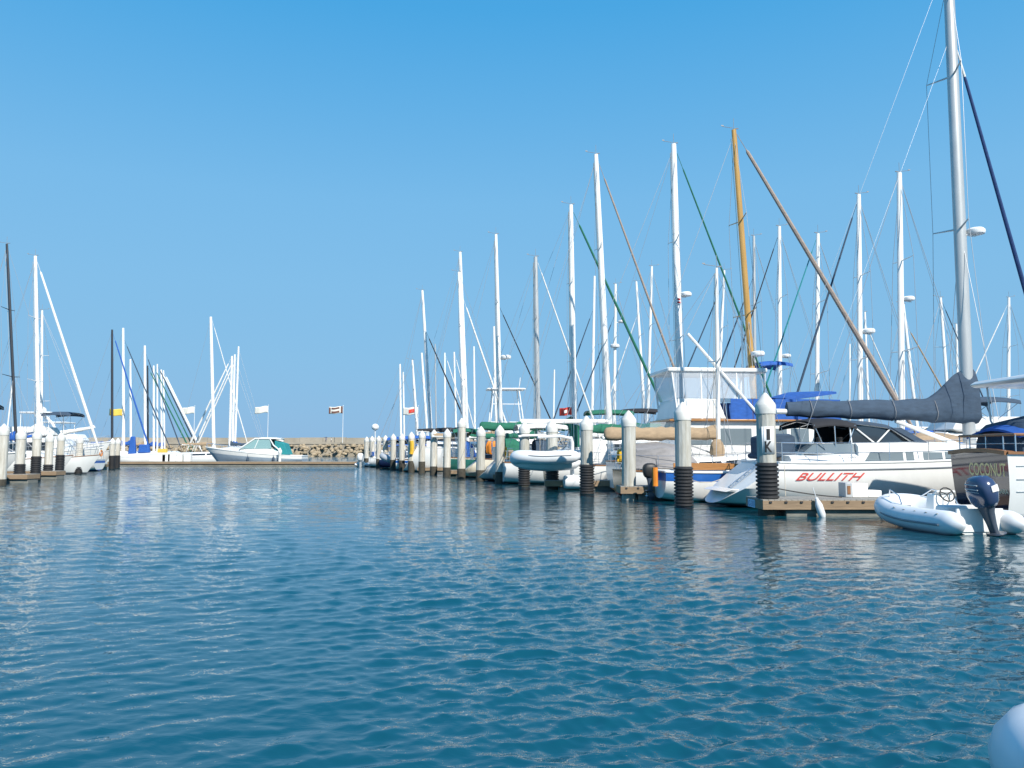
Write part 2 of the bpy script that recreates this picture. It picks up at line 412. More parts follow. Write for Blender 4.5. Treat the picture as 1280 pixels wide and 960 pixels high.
class Hull:
    def __init__(s, L, B, f0, f2, sag=0.12, sw=0.7, sr=0.0, br=1.0, zk0=0.05, bowfull=2.2, mid=0.42, flare=0.0):
        s.__dict__.update(L=L, B=B, f0=f0, f2=f2, sag=sag, sw=sw, sr=sr, br=br, zk0=zk0, bowfull=bowfull, mid=mid, flare=flare)
    def zs(s, t): return lerp(s.f0, s.f2, t ** 1.4) - s.sag * math.sin(math.pi * t)
    def zk(s, t): return max(-0.5, s.zk0 - (s.zk0 + 0.5) * min(1, t / 0.3)) if t < .9 else lerp(-0.5, 0.0, (t - .9) / .1)
    def hb(s, t):
        if t < s.mid: k = s.sw + (1 - s.sw) * math.sin(math.pi / 2 * t / s.mid)
        else: k = max(0.0, 1 - ((t - s.mid) / (1 - s.mid)) ** s.bowfull)
        return max(0.015, k * s.B / 2)
    def pt(s, t, z, side=1):
        zs, zk = s.zs(t), s.zk(t)
        z = max(zk, min(zs, z))
        u = (zs - z) / max(1e-6, zs - zk)
        p = lerp(3.2, 1.5, t ** 2)
        f = max(0.0, 1 - u ** p) ** lerp(.5, .85, t)
        f *= 1 - s.flare * t * min(1, u * 1.6) * .5
        h = (z - zk) / max(1e-6, zs - zk)
        x = s.L * t + s.sr * (1 - t) ** 5 * h - s.br * t ** 7 * (1 - h)
        return Vector((x, side * s.hb(t) * f, z))
    def t_at(s, x): return min(1, max(0, x / s.L))
    def side(s, x, z, side=-1):
        """point of the topside at length x, height z"""
        t = x / s.L
        for _ in range(4):
            p = s.pt(t, z, side); t += (x - p.x) / s.L
        return s.pt(t, z, side)
    def levels(s, t, lv):
        zs = s.zs(t); out = []
        for kind, v in lv:
            if kind == 's': z = zs - v
            elif kind == 'z': z = v
            elif kind == 'm': z = lerp(zs - .14, .2, v)
            else: z = s.zk(t)
            out.append(z)
        return out
    def build(s, parent, mats, lv, mi, nst=22, name='hull', transom_mi=None):
        """lv: levels from the sheer down; mi: material slot of each band"""
        mb = MB(); ts = [(i / (nst - 1)) for i in range(nst)]
        ts = [t ** .9 for t in ts]
        n = len(lv); rings = []
        for sd in (-1, 1):
            vs = []; fs = []; ms = []
            for t in ts:
                for z in s.levels(t, lv): vs.append(s.pt(t, z, sd))
            for i in range(nst - 1):
                for j in range(n - 1):
                    mb.add([vs[i * n + j], vs[(i + 1) * n + j], vs[(i + 1) * n + j + 1], vs[i * n + j + 1]], [(0, 1, 2, 3)], mi[j])
        tm = mi if transom_mi is None else transom_mi
        zz = s.levels(0, lv)
        for j in range(n - 1):
            a, b, c, d = s.pt(0, zz[j], -1), s.pt(0, zz[j], 1), s.pt(0, zz[j + 1], 1), s.pt(0, zz[j + 1], -1)
            if (a - d).length > 1e-4: mb.add([a, b, c, d], [(0, 1, 2, 3)], tm[j])
        o = mb.build(name, mats, parent, sharp=38)
        bm = bmesh.new(); bm.from_mesh(o.data)
        bmesh.ops.remove_doubles(bm, verts=bm.verts, dist=2e-4)
        bmesh.ops.recalc_face_normals(bm, faces=bm.faces)
        bm.to_mesh(o.data); bm.free()
        o.data.set_sharp_from_angle(angle=R(38))
        return o
    def deck(s, parent, m='deck_white', drop=0.03, camber=0.06, rail='teak', rail_r=0.03):
        mb = MB(); rings = []
        for i in range(17):
            t = i / 16 * .995
            row = []
            for k in (-1, -.5, 0, .5, 1):
                p = s.pt(t, s.zs(t), 1); row.append((p.x, p.y * .985 * k, p.z - drop + camber * (1 - k * k)))
            rings.append(row)
        mb.loft(rings, 0, cap=False, closed=False)
        mb.build('deck', m, parent)
        if rail:
            r = MB()
            for sd in (-1, 1):
                r.tube([s.pt(i / 20, s.zs(i / 20), sd) + Vector((0, 0, .012)) for i in range(21)], rail_r, 6)
            r.tube([s.pt(0, s.zs(0), -1) + Vector((0, 0, .012)), s.pt(0, s.zs(0), 1) + Vector((0, 0, .012))], rail_r, 6)
            r.build('toe_rail', rail, parent)

LV = [('s', 0), ('s', .09), ('m', .25), ('m', .6), ('m', 1), ('z', .14), ('z', .05), ('k', 0)]

def cabin_trunk(parent, h, x0, x1, wf, hgt, m='gelcoat_white', win='glass_dark', slope=.8, name='cabin', nwin=3, z0=None, crown=.06):
    """a deckhouse with raked front, its side windows as dark panes set proud"""
    mb = MB(); rings = []
    def base(x): return (z0 if z0 is not None else h.zs(h.t_at(x)) - .02)
    def w(x): return min(wf, max(.25, h.hb(h.t_at(x)) * .72))
    xs = [x0, x0 + .02] + [lerp(x0, x1, k) for k in (.2, .4, .6, .8)] + [x1, x1 + slope * .6, x1 + slope]
    for i, x in enumerate(xs):
        hh = hgt * (1 if i < 7 else (.6 if i == 7 else .12))
        if i == 0: hh *= .96
        b = base(x); ww = w(x)
        rings.append([(x, -ww, b), (x, -ww * .93, b + hh * .78), (x, -ww * .8, b + hh), (x, 0, b + hh + crown), (x, ww * .8, b + hh), (x, ww * .93, b + hh * .78), (x, ww, b)])
    mb.loft(rings, 0)
    o = mb.build(name, m, parent, sharp=40)
    if nwin:
        for sd in (-1, 1):
            wb = MB()
            for k in range(nwin):
                a = lerp(x0 + .3, x1 + .05, k / nwin); b_ = lerp(x0 + .3, x1 + .05, (k + 1) / nwin) - .12
                vs = []
                for off in (-.02, .012):
                    for x, f in ((a, .3), (b_, .3), (b_ - .05, .72), (a + .04, .72)):
                        y = w(x) * lerp(1, .93, f / .78) + off
                        vs.append((x, sd * y, base(x) + hgt * f))
                wb.hexa(vs)
            wb.build('window', win, o)
    return o

def boom_cover(parent, mastx, zb, ln, m, rmast=.34, rend=.12, slope=0.0, name='sail_cover', rise=.3, width=.55, n=22, seed=1):
    rnd = random.Random(seed); mb = MB(); rings = []
    for i in range(n + 1):
        k = i / n
        x = mastx - .12 - ln * k
        top = lerp(rmast, rend, k ** .6) + rise * max(0, 1 - k / .16) ** 1.6 + rnd.uniform(-.045, .045) * (rmast + .1) / .5
        wd = lerp(rmast, rend, k ** .7) * width * (1 + rnd.uniform(-.1, .1))
        z = zb + slope * k * ln
        bot = -.10 - rnd.uniform(0, .09)
        ring = []
        for a in range(12):
            t = 2 * math.pi * a / 12
            c, s_ = math.cos(t), math.sin(t)
            ring.append((x, s_ * wd * (1 - .35 * max(0, c)), z + (top * c if c > 0 else -bot * c)))
        rings.append(ring)
    lx, lz = rings[-1][0][0], sum(p[2] for p in rings[-1]) / 12
    rings.append([(lx - .10, p[1] * .55, lz + (p[2] - lz) * .6) for p in rings[-1]])
    mb.loft(rings)
    return mb.build(name, m, parent, sharp=60)

def mast_top_gear(parent, top, m='instrument_grey'):
    mb = MB()
    mb.tube([top, top + Vector((0, 0, .55))], .012, 5)
    mb.tube([top + Vector((-.05, 0, .08)), top + Vector((-.55, 0, .14))], .014, 5)
    mb.box(top + Vector((-.55, 0, .18)), (.12, .02, .05))
    mb.tube([top + Vector((.0, 0, .05)), top + Vector((.22, 0, .07))], .03, 5)
    return mb.build('wind_instrument', m, parent)

def radar_dome(parent, p, d=.55, dx=.35):
    """a flat round radome on a bracket; p is on the mast"""
    mb = MB(); c = Vector(p) + Vector((dx, 0, 0))
    h = d * .36
    mb.lathe([(d * .30, 0), (d * .46, .02), (d * .5, h * .35), (d * .49, h * .7), (d * .40, h * .95), (d * .1, h)], c, 18)
    mb.tube([Vector(p), c + Vector((-d * .25, 0, -.05)), c + Vector((0, 0, -.04)), c + Vector((0, 0, .02))], .03, 6)
    return mb.build('radar', 'white_paint', parent)

SAILGROUP = 'sailboats moored in the marina'
ALL = {}

def rig(root, h, xm, zdeck, top, mr, mastm='alu_white', J=None, stay='canvas_white', stay_r=.05, hf=.97, cover='canvas_blue', boom=True, boom_len=None, boom_z=1.15,
        boom_slope=0.0, spread=2, det=1, seed=1, radar=None, cover_r=.34, rise=.3, stay_from=.05, backstay=True, boom_m=None, cover_end=.12):
    base = Vector((xm, 0, zdeck)); top = Vector(top)
    ax = top - base; H = ax.length
    def at(k): return base + ax * k
    mb = MB()
    mb.tube([at(0), at(.3), at(.7), at(.97), at(1)], [mr, mr, mr * .95, mr * .8, mr * .75], 12, ovx=1.35)
    mo = mb.build('mast', mastm, root)
    if det >= 1:
        gb = MB(); hb = h.hb(h.t_at(xm))
        sp = [(.5, .30)] if spread == 1 else [(.36, .36), (.68, .28)]
        for k, f in sp:
            gb.tube([at(k) + Vector((-.15, -hb * f * 2, .1)), at(k), at(k) + Vector((-.15, hb * f * 2, .1))], [.02, .035, .02], 6)
        gb.tube([at(sp[0][0]), at(sp[-1][0])], mr * .5, 6)
        gb.build('spreader', mastm, mo)
        mast_top_gear(mo, at(1))
    # headstay with its furled sail, back stay and side stays
    bow = Vector((h.L - .25, 0, h.zs(1) + .12)) if J is None else Vector((xm + J, 0, h.zs(1) + .12))
    st = at(hf) + Vector((mr * 1.2, 0, 0))
    wr = .011 if det >= 2 else .014
    if stay:
        fb = MB(); d = bow - st
        fb.tube([st + d * .0, st + d * stay_from], [.014, .014], 5)
        fb.tube([st + d * stay_from, st + d * (stay_from + .01), st + d * .35, st + d * .85, st + d * .93, st + d * 1], [.015, stay_r * .75, stay_r * .95, stay_r * 1.15, stay_r * .8, .02], 8)
        fb.build('furled_headsail', stay, root)
    else:
        fb = MB(); fb.tube([st, bow], wr, 5); fb.build('forestay', 'wire', root)
    if backstay:
        bb = MB(); bb.tube([at(.985), Vector((h.sr + .1, 0, h.zs(0) + .1))], wr, 5); bb.build('backstay', 'wire', root)
    if det >= 1:
        hb = h.hb(h.t_at(xm))
        for sd in (-1, 1):
            sb = MB()
            chain = Vector((xm - .1, sd * hb * .94, h.zs(h.t_at(xm))))
            sp = [(.5, .30)] if spread == 1 else [(.36, .36), (.68, .28)]
            pts = [at(.97)] + [at(k) + Vector((-.15, sd * hb * f * 2, .1)) for k, f in reversed(sp)] + [chain]
            sb.tube(pts, wr, 5)
            sb.tube([at(sp[0][0]), chain + Vector((.35, 0, 0))], wr, 5)
            sb.tube([at(sp[0][0]), chain + Vector((-.45, 0, 0))], wr, 5)
            sb.build('shroud', 'wire', root)
    if boom:
        bl = boom_len or xm * .8
        zb = zdeck + boom_z
        b2 = MB(); b2.tube([(xm - .1, 0, zb), (xm - .1 - bl, 0, zb + boom_slope * bl)], .085 if cover else .12, 8)
        bo = b2.build('boom', boom_m or ('alu_white' if mastm not in ('mast_dark', 'mast_wood') else mastm), root)
        if cover:
            boom_cover(bo, xm, zb + .06, bl * .96, cover, slope=boom_slope, rmast=cover_r, seed=seed, rise=rise, rend=cover_end)
        if det >= 1:
            vb = MB()
            vb.tube([(xm - bl * .4, 0, zb - .05), (xm - .1, 0, zdeck + .1)], .035, 5)
            vb.tube([at(.985), (xm - bl, 0, zb + boom_slope * bl + .05)], wr * .8, 4)
            vb.tube([(xm - bl * .95, 0, zb + boom_slope * bl), (xm - bl * .95, 0, h.zs(0) + .2)], .012, 5)
            vb.build('boom_vang', 'wire', root)
    if det >= 2:
        hb_ = MB()
        for sy in (-.13, .12): hb_.tube([at(.97) + Vector((-mr * 1.3, sy * .5, 0)), Vector((xm - mr - .12, sy, zdeck + .3))], .010, 4)
        hb_.build('halyard', 'rope', mo)
    if radar:
        for k, dd, dx in radar: radar_dome(mo, at(k), dd, dx)
    return at

def lifelines(root, h, t0=.04, t1=.9, n=7, hgt=.62):
    for sd in (-1, 1):
        mb = MB(); tops = []
        for i in range(n):
            t = lerp(t0, t1, i / (n - 1)); p = h.pt(t, h.zs(t), sd)
            p.y *= .97
            mb.tube([p, p + Vector((0, 0, hgt))], .014, 5); tops.append(p)
        for f in (.5, 1):
            mb.tube([p + Vector((0, 0, hgt * f)) for p in tops], .009, 5)
        mb.build('guard_rail', 'steel', root)
    pb = MB()
    pts = [h.pt(t1, h.zs(t1), -1) + Vector((0, 0, hgt)), h.pt(.97, h.zs(.97), -1) + Vector((.1, 0, hgt + .08)), h.pt(1, h.zs(1), 1) + Vector((.2, 0, hgt + .1)), h.pt(.97, h.zs(.97), 1) + Vector((.1, 0, hgt + .08)), h.pt(t1, h.zs(t1), 1) + Vector((0, 0, hgt))]
    pb.tube(pts, .018, 6)
    for q in (pts[1], pts[3]): pb.tube([q, q + Vector((-.15, 0, -hgt))], .016, 5)
    pb.build('bow_rail', 'steel', root)
    sb = MB(); a = h.pt(0, h.zs(0), -1); b = h.pt(0, h.zs(0), 1)
    a2 = h.pt(t0, h.zs(t0), -1); b2 = h.pt(t0, h.zs(t0), 1)
    for f in (.5, 1):
        sb.tube([a2 + Vector((.5, 0, hgt * f)), a + Vector((.12, .08, hgt * f)), b + Vector((.12, -.08, hgt * f)), b2 + Vector((.5, 0, hgt * f))], .016, 6)
    for q in (a + Vector((.12, .08, 0)), b + Vector((.12, -.08, 0))): sb.tube([q, q + Vector((0, 0, hgt))], .016, 5)
    sb.build('stern_rail', 'steel', root)

def dodger(root, x, z, wd, hgt, m, ln=1.1):
    """canvas spray hood with clear panes over the companionway"""
    mb = MB(); rings = []
    for x_, k in ((x - .1, .98), (x + .35 * ln, 1.0), (x + .65 * ln, .88), (x + ln, .25)):
        hh = hgt * k
        rings.append([(x_, -wd, z), (x_, -wd * .97, z + hh * .7), (x_, -wd * .8, z + hh * .95), (x_, 0, z + hh * 1.04), (x_, wd * .8, z + hh * .95), (x_, wd * .97, z + hh * .7), (x_, wd, z)])
    mb.loft(rings, cap=False, closed=False)
    o = mb.build('spray_hood', m, root, sharp=70)
    return o

def bimini(root, x0, x1, z, wd, drop, m, crown=.12, leg_z=None, name='bimini'):
    mb = MB(); rings = []
    for k in range(7):
        x = lerp(x0, x1, k / 6); zz = z - .10 * (2 * k / 6 - 1) ** 2
        rings.append([(x, -wd, zz - drop), (x, -wd * .96, zz - .02), (x, -wd * .6, zz + crown * .7), (x, 0, zz + crown), (x, wd * .6, zz + crown * .7), (x, wd * .96, zz - .02), (x, wd, zz - drop)])
    for side in (0, 1):
        mb.loft([[tuple(Vector(p) + Vector((0, 0, -.03 * side))) for p in r] for r in rings], cap=False, closed=False)
    o = mb.build(name, m, root, sharp=60)
    if leg_z is not None:
        fb = MB(); xm_ = (x0 + x1) / 2
        for sd in (-1, 1):
            for xa, xb in ((x0 + .05, xm_ - .3), (x1 - .05, xm_ + .3), (xm_, xm_)):
                fb.tube([(xa, sd * wd * .97, z - drop), (xb, sd * wd * 1.0, leg_z)], .018, 5)
        for x_ in (x0 + .05, xm_, x1 - .05): fb.tube([(x_, -wd * .97, z - drop), (x_, 0, z - .02), (x_, wd * .97, z - drop)], .016, 5)
        fb.build('bimini_frame', 'steel', o)
    return o

def place_on_mast(px_base, py_base, px_top, py_top, Y, face, xm, th=None):
    """root position and heading of a boat whose mast stands where the photo has it"""
    th = 0.10 if th is None else th
    ang = th if face > 0 else math.pi + th
    c, s = math.cos(ang), math.sin(ang)
    b = P(px_base, py_base, Y); t = P(px_top, py_top, Y)
    root = Vector((b.x - c * xm, Y - s * xm, 0))
    dx = (t.x - b.x) / (t.z - b.z)          # lean of the mast per metre
    return root, ang, t.z, dx

BANDS = dict(
    plain=(['gelcoat_white', 'stripe_grey', 'dark_bottom'], [0, 0, 0, 0, 0, 1, 2]),
    blue=(['gelcoat_white', 'blue_stripe', 'sky_bottom'], [0, 1, 0, 0, 0, 1, 2]),
    skyb=(['gelcoat_white', 'stripe_grey', 'sky_bottom'], [0, 0, 0, 0, 1, 2, 2]),
    red=(['gelcoat_white', 'stripe_red', 'red_bottom'], [0, 0, 0, 0, 0, 1, 2]),
    cream=(['gelcoat_cream', 'stripe_red', 'dark_bottom'], [0, 0, 0, 0, 0, 1, 2]),
    navy=(['navy_hull', 'gelcoat_white', 'red_bottom'], [1, 0, 0, 0, 0, 1, 2]),
    green=(['green_hull', 'gelcoat_cream', 'dark_bottom'], [1, 0, 0, 0, 0, 1, 2]),
    cruiser=(['gelcoat_white', 'gelcoat_blue_grey', 'dark_bottom'], [0, 0, 1, 1, 1, 1, 2]),
    grey=(['gelcoat_grey', 'gelcoat_white', 'dark_bottom'], [0, 0, 0, 0, 0, 1, 2]),
    strip=(['gelcoat_white', 'blue_stripe', 'green_bottom'], [1, 1, 0, 0, 0, 0, 2]),
    wood=(['gelcoat_white', 'varnish', 'dark_bottom'], [0, 0, 0, 0, 0, 1, 2]),
)

def sailboat(label, base, top, Y, face=1, aft=5.2, J=4.5, B=3.3, f0=1.0, f2=1.45, band='plain', mpx=4, mastm='alu_white', stay='canvas_white', spx=2.0, cover='canvas_blue',
             det=1, hf=.97, boom=True, boom_len=None, boom_z=1.2, boom_slope=0.0, radar=None, sr=0.0, hood=None, spread=2, sw=.66, transom=None, rise=.3, cover_r=.34, cabin_h=.55, lines=True,
             stay_from=.05, name='sailboat', boom_m=None, zk0=.05, th=None, group=SAILGROUP, bim=None, gear=True, cover_end=.14):
    xm = aft; L = aft + J
    root, ang, ztop, lean = place_on_mast(base[0], base[1], top[0], top[1], Y, face, xm, th)
    o = thing(name, root, ang, label, 'sailboat', group)
    h = Hull(L, B, f0, f2, sr=sr, sw=sw, zk0=zk0)
    mats, mi = BANDS[band]
    mats = list(mats); tm = None
    if transom: mats.append(transom); tm = [3, 3, 3, 3, 3, mi[5], mi[6]]
    h.build(o, mats, LV, mi, 18 if det < 2 else 26, transom_mi=tm)
    h.deck(o, rail='teak' if det >= 2 else 'gelcoat_white')
    zd = h.zs(h.t_at(xm)) + (cabin_h if True else 0)
    cabin_trunk(o, h, max(1.6, aft * .38), xm + J * .32, .95, cabin_h, nwin=3 if det else 2)
    s_ = math.sin(ang); c_ = math.cos(ang)
    zb = zd - .05
    bz = P(base[0], base[1], Y).z
    # mast foot on the cabin roof, top where the photo has it
    topx = lean * (ztop - zb)
    off = -lean * (bz - zb) * 0
    topl = Vector((xm + topx * c_, -topx * s_, ztop))
    rr = mpx * Y / F / 2 / 1.2
    rig(o, h, xm, zb, topl, rr, mastm, J, stay, spx * Y / F / 2, hf, cover, boom, boom_len, boom_z - cabin_h * .4, boom_slope, spread, det, int(Y * 7) + int(base[0]), radar, cover_r, rise, stay_from, boom_m=boom_m, cover_end=cover_end)
    if det >= 1 and lines: lifelines(o, h)
    if bim:
        bimini(o, .7, min(3.4, aft * .6), h.zs(.1) + 2.05, min(1.35, B * .38), .14, bim, leg_z=h.zs(.1) + .1)
    if det >= 1 and gear:
        rg = random.Random(int(base[0] * 3))
        g_ = MB(); y_ = rg.choice((-1, 1)) * B * .22
        g_.tube([(.22 + sr, y_ + .22 * math.cos(t), h.zs(0) + .55 + .26 * math.sin(t)) for t in np.linspace(-2.6, 5.0 - 2.6 + 1.2, 12)], .06, 6)
        g_.build('lifebuoy', rg.choice(('white_paint', 'yellow', 'orange', 'white_paint')), o)
        g_ = MB(); g_.box((.35 + sr, -y_, h.zs(0) + .42), (.3, .45, .5)); g_.build('locker', rg.choice(('gelcoat_white', 'canvas_blue', 'canvas_navy', 'canvas_tan')), o, bevel=.06)
    if hood: dodger(o, aft * .30, h.zs(.3) + .1, min(1.0, B * .32), 1.15, hood)
    if det >= 1:
        wb = MB(); n = 16; cx = aft * .16; cz = h.zs(.1) + .75
        wb.tube([(cx, .38 * math.cos(2 * math.pi * k / n), cz + .38 * math.sin(2 * math.pi * k / n)) for k in range(n + 1)], .018, 5, cap=False)
        for k in range(3): wb.tube([(cx, .38 * math.cos(math.pi * k / 3), cz + .38 * math.sin(math.pi * k / 3)), (cx, -.38 * math.cos(math.pi * k / 3), cz - .38 * math.sin(math.pi * k / 3))], .01, 4)
        wb.box((cx + .12, 0, cz - .4), (.2, .3, .8))
        wb.build('steering_wheel', 'steel', o)
    return o, h

def motorboat(label, loc, ang, L=9, B=3.2, f0=1.1, f2=1.7, band='plain', house=(2.6, 6.2, 1.25), fly=False, top=None, hardtop=None, win='glass_dark', name='motorboat', group='motorboats moored in the marina', rail=True, slope=1.3, cat='motorboat', housem='gelcoat_white', zk0=.1, sr=0.0):
    o = thing(name, loc, ang, label, cat, group)
    h = Hull(L, B, f0, f2, sag=.1, sw=.9, sr=sr, br=1.4, zk0=zk0, bowfull=2.5, mid=.4, flare=.5)
    mats, mi = BANDS[band]
    h.build(o, mats, LV, mi, 20)
    h.deck(o, rail='gelcoat_white', rail_r=.045)
    x0, x1, hh = house
    hz = h.zs(h.t_at((x0 + x1) / 2))
    cabin_trunk(o, h, x0, x1, B * .38, hh, m=housem, win=win, slope=slope, name='deckhouse', nwin=3, z0=min(h.zs(h.t_at(x0)), h.zs(h.t_at(x1))) - .05, crown=.08)
    ztop = h.zs(h.t_at(x0)) + hh
    if fly:
        fb = MB()
        a, b = x0 - .6, x1 - .5
        fb.loft([[(a, -B * .36, ztop), (a, B * .36, ztop), (b, B * .33, ztop), (b, -B * .33, ztop)], [(a - .1, -B * .38, ztop + .12), (a - .1, B * .38, ztop + .12), (b + .35, B * .34, ztop + .12), (b + .35, -B * .34, ztop + .12)], [(a + .1, -B * .36, ztop + .75), (a + .1, B * .36, ztop + .75), (b - .1, B * .3, ztop + .75), (b - .1, -B * .3, ztop + .75)]])
        fb.build('flybridge', 'gelcoat_white', o, bevel=.03)
    if top:
        m, x_a, x_b, zz = top
        bimini(o, x_a, x_b, zz, B * .36, .18, m, leg_z=ztop + (.7 if fly else -.3))
    if hardtop:
        x_a, x_b, zz = hardtop
        hb_ = MB(); hb_.box(((x_a + x_b) / 2, 0, zz), (x_b - x_a, B * .74, .12))
        ht = hb_.build('hardtop', 'gelcoat_white', o, bevel=.05)
        lb = MB()
        for x in (x_a + .1, x_b - .1):
            for sd in (-1, 1): lb.tube([(x, sd * B * .34, ztop), (x, sd * B * .34, zz)], .03, 6)
        lb.build('hardtop_frame', 'white_paint', ht)
    if rail:
        rb = MB(); n = 8
        for sd in (-1, 1):
            tp = []
            for k in range(n):
                t = lerp(.45, .985, k / (n - 1)); p = h.pt(t, h.zs(t), sd); p.y *= .95
                rb.tube([p, p + Vector((0, 0, .6))], .014, 5); tp.append(p + Vector((0, 0, .6)))
            rb.tube(tp, .018, 6)
        rb.build('bow_rail', 'steel', o)
    return o, h

# ------------------------------------------------------------------ inflatable tenders and outboards
def outboard(parent, loc, ang=0.0, tilt=0.0, roll=0.0, s=1.0, navy='motor_navy', leg='motor_grey', stripes=False):
    """cowling, mid section, lower unit with its propeller; bow of the boat is +x"""
    piv = Matrix.Translation(loc) @ Matrix.Rotation(ang, 4, 'Z') @ Matrix.Rotation(roll, 4, 'X') @ Matrix.Rotation(tilt, 4, 'Y')
    def ring(x0, x1, w, z, n=16, lean=0):
        out = []
        for k in range(n):
            t = 2 * math.pi * k / n; c, q = math.cos(t), math.sin(t)
            e = .62
            out.append(piv @ (Vector(((x0 + x1) / 2 + (x1 - x0) / 2 * math.copysign(abs(c) ** e, c) + lean, w * math.copysign(abs(q) ** e, q), z)) * s))
        return out
    cb = MB()
    cb.loft([ring(-.40, .10, .15, .10), ring(-.47, .16, .20, .20), ring(-.52, .20, .225, .38), ring(-.52, .19, .225, .55), ring(-.47, .14, .20, .68), ring(-.38, .06, .15, .76), ring(-.28, -.05, .06, .79)])
    co = cb.build('motor_cowling', navy, parent, sharp=60)
    if stripes:
        sb = MB()
        for k, (z0, wd) in enumerate(((.60, .016), (.50, .016), (.44, .010))):
            pts = [piv @ (Vector((x, .232 if z0 < .58 else .222, z0 + (x + .5) * .10)) * s) for x in np.linspace(-.36, .02, 6)]
            sb.tube(pts, wd * s * .8, 6)
        sb.build('cowling_stripe', 'gelcoat_grey', co)
        pb = MB()
        pts = [Vector((-.535, y, z)) for y, z in ((-.14, .42), (.02, .42), (.02, .55), (-.14, .57))] + [Vector((-.515, y, z)) for y, z in ((-.14, .42), (.02, .42), (.02, .55), (-.14, .57))]
        pb.hexa([piv @ (p * s) for p in pts]); pb.build('cowling_vent', 'white_paint', co)
    lb = MB()
    lb.loft([ring(-.36, .06, .12, .10), ring(-.30, .02, .10, -.05), ring(-.27, -.04, .075, -.30), ring(-.27, -.05, .06, -.50)])
    lb.loft([ring(-.42, .02, .14, -.50), ring(-.44, .0, .15, -.53), ring(-.42, -.02, .12, -.56)])
    lb.loft([ring(-.26, -.05, .05, -.56), ring(-.30, .05, .075, -.70), ring(-.30, .08, .085, -.78), ring(-.26, .05, .06, -.86), ring(-.2, -.1, .02, -1.02)])
    lo = lb.build('motor_leg', leg, parent, sharp=50)
    pr = MB()
    for k in range(3):
        a = 2 * math.pi * k / 3
        d = Vector((0, math.cos(a), math.sin(a))); e = Vector((.35, -math.sin(a), math.cos(a))) * .06
        c0 = Vector((-.36, 0, -.78))
        p = [c0 + d * .03 - e * .5, c0 + d * .03 + e * .5, c0 + d * .17 + e, c0 + d * .17 - e]
        off = Vector((.012, 0, 0))
        pr.hexa([piv @ (q * s) for q in p] + [piv @ ((q + off) * s) for q in p])
    pr.tube([piv @ (Vector((-.28, 0, -.78)) * s), piv @ (Vector((-.42, 0, -.78)) * s)], [.05 * s, .02 * s], 8)
    pr.build('propeller', 'steel', lo)
    return co

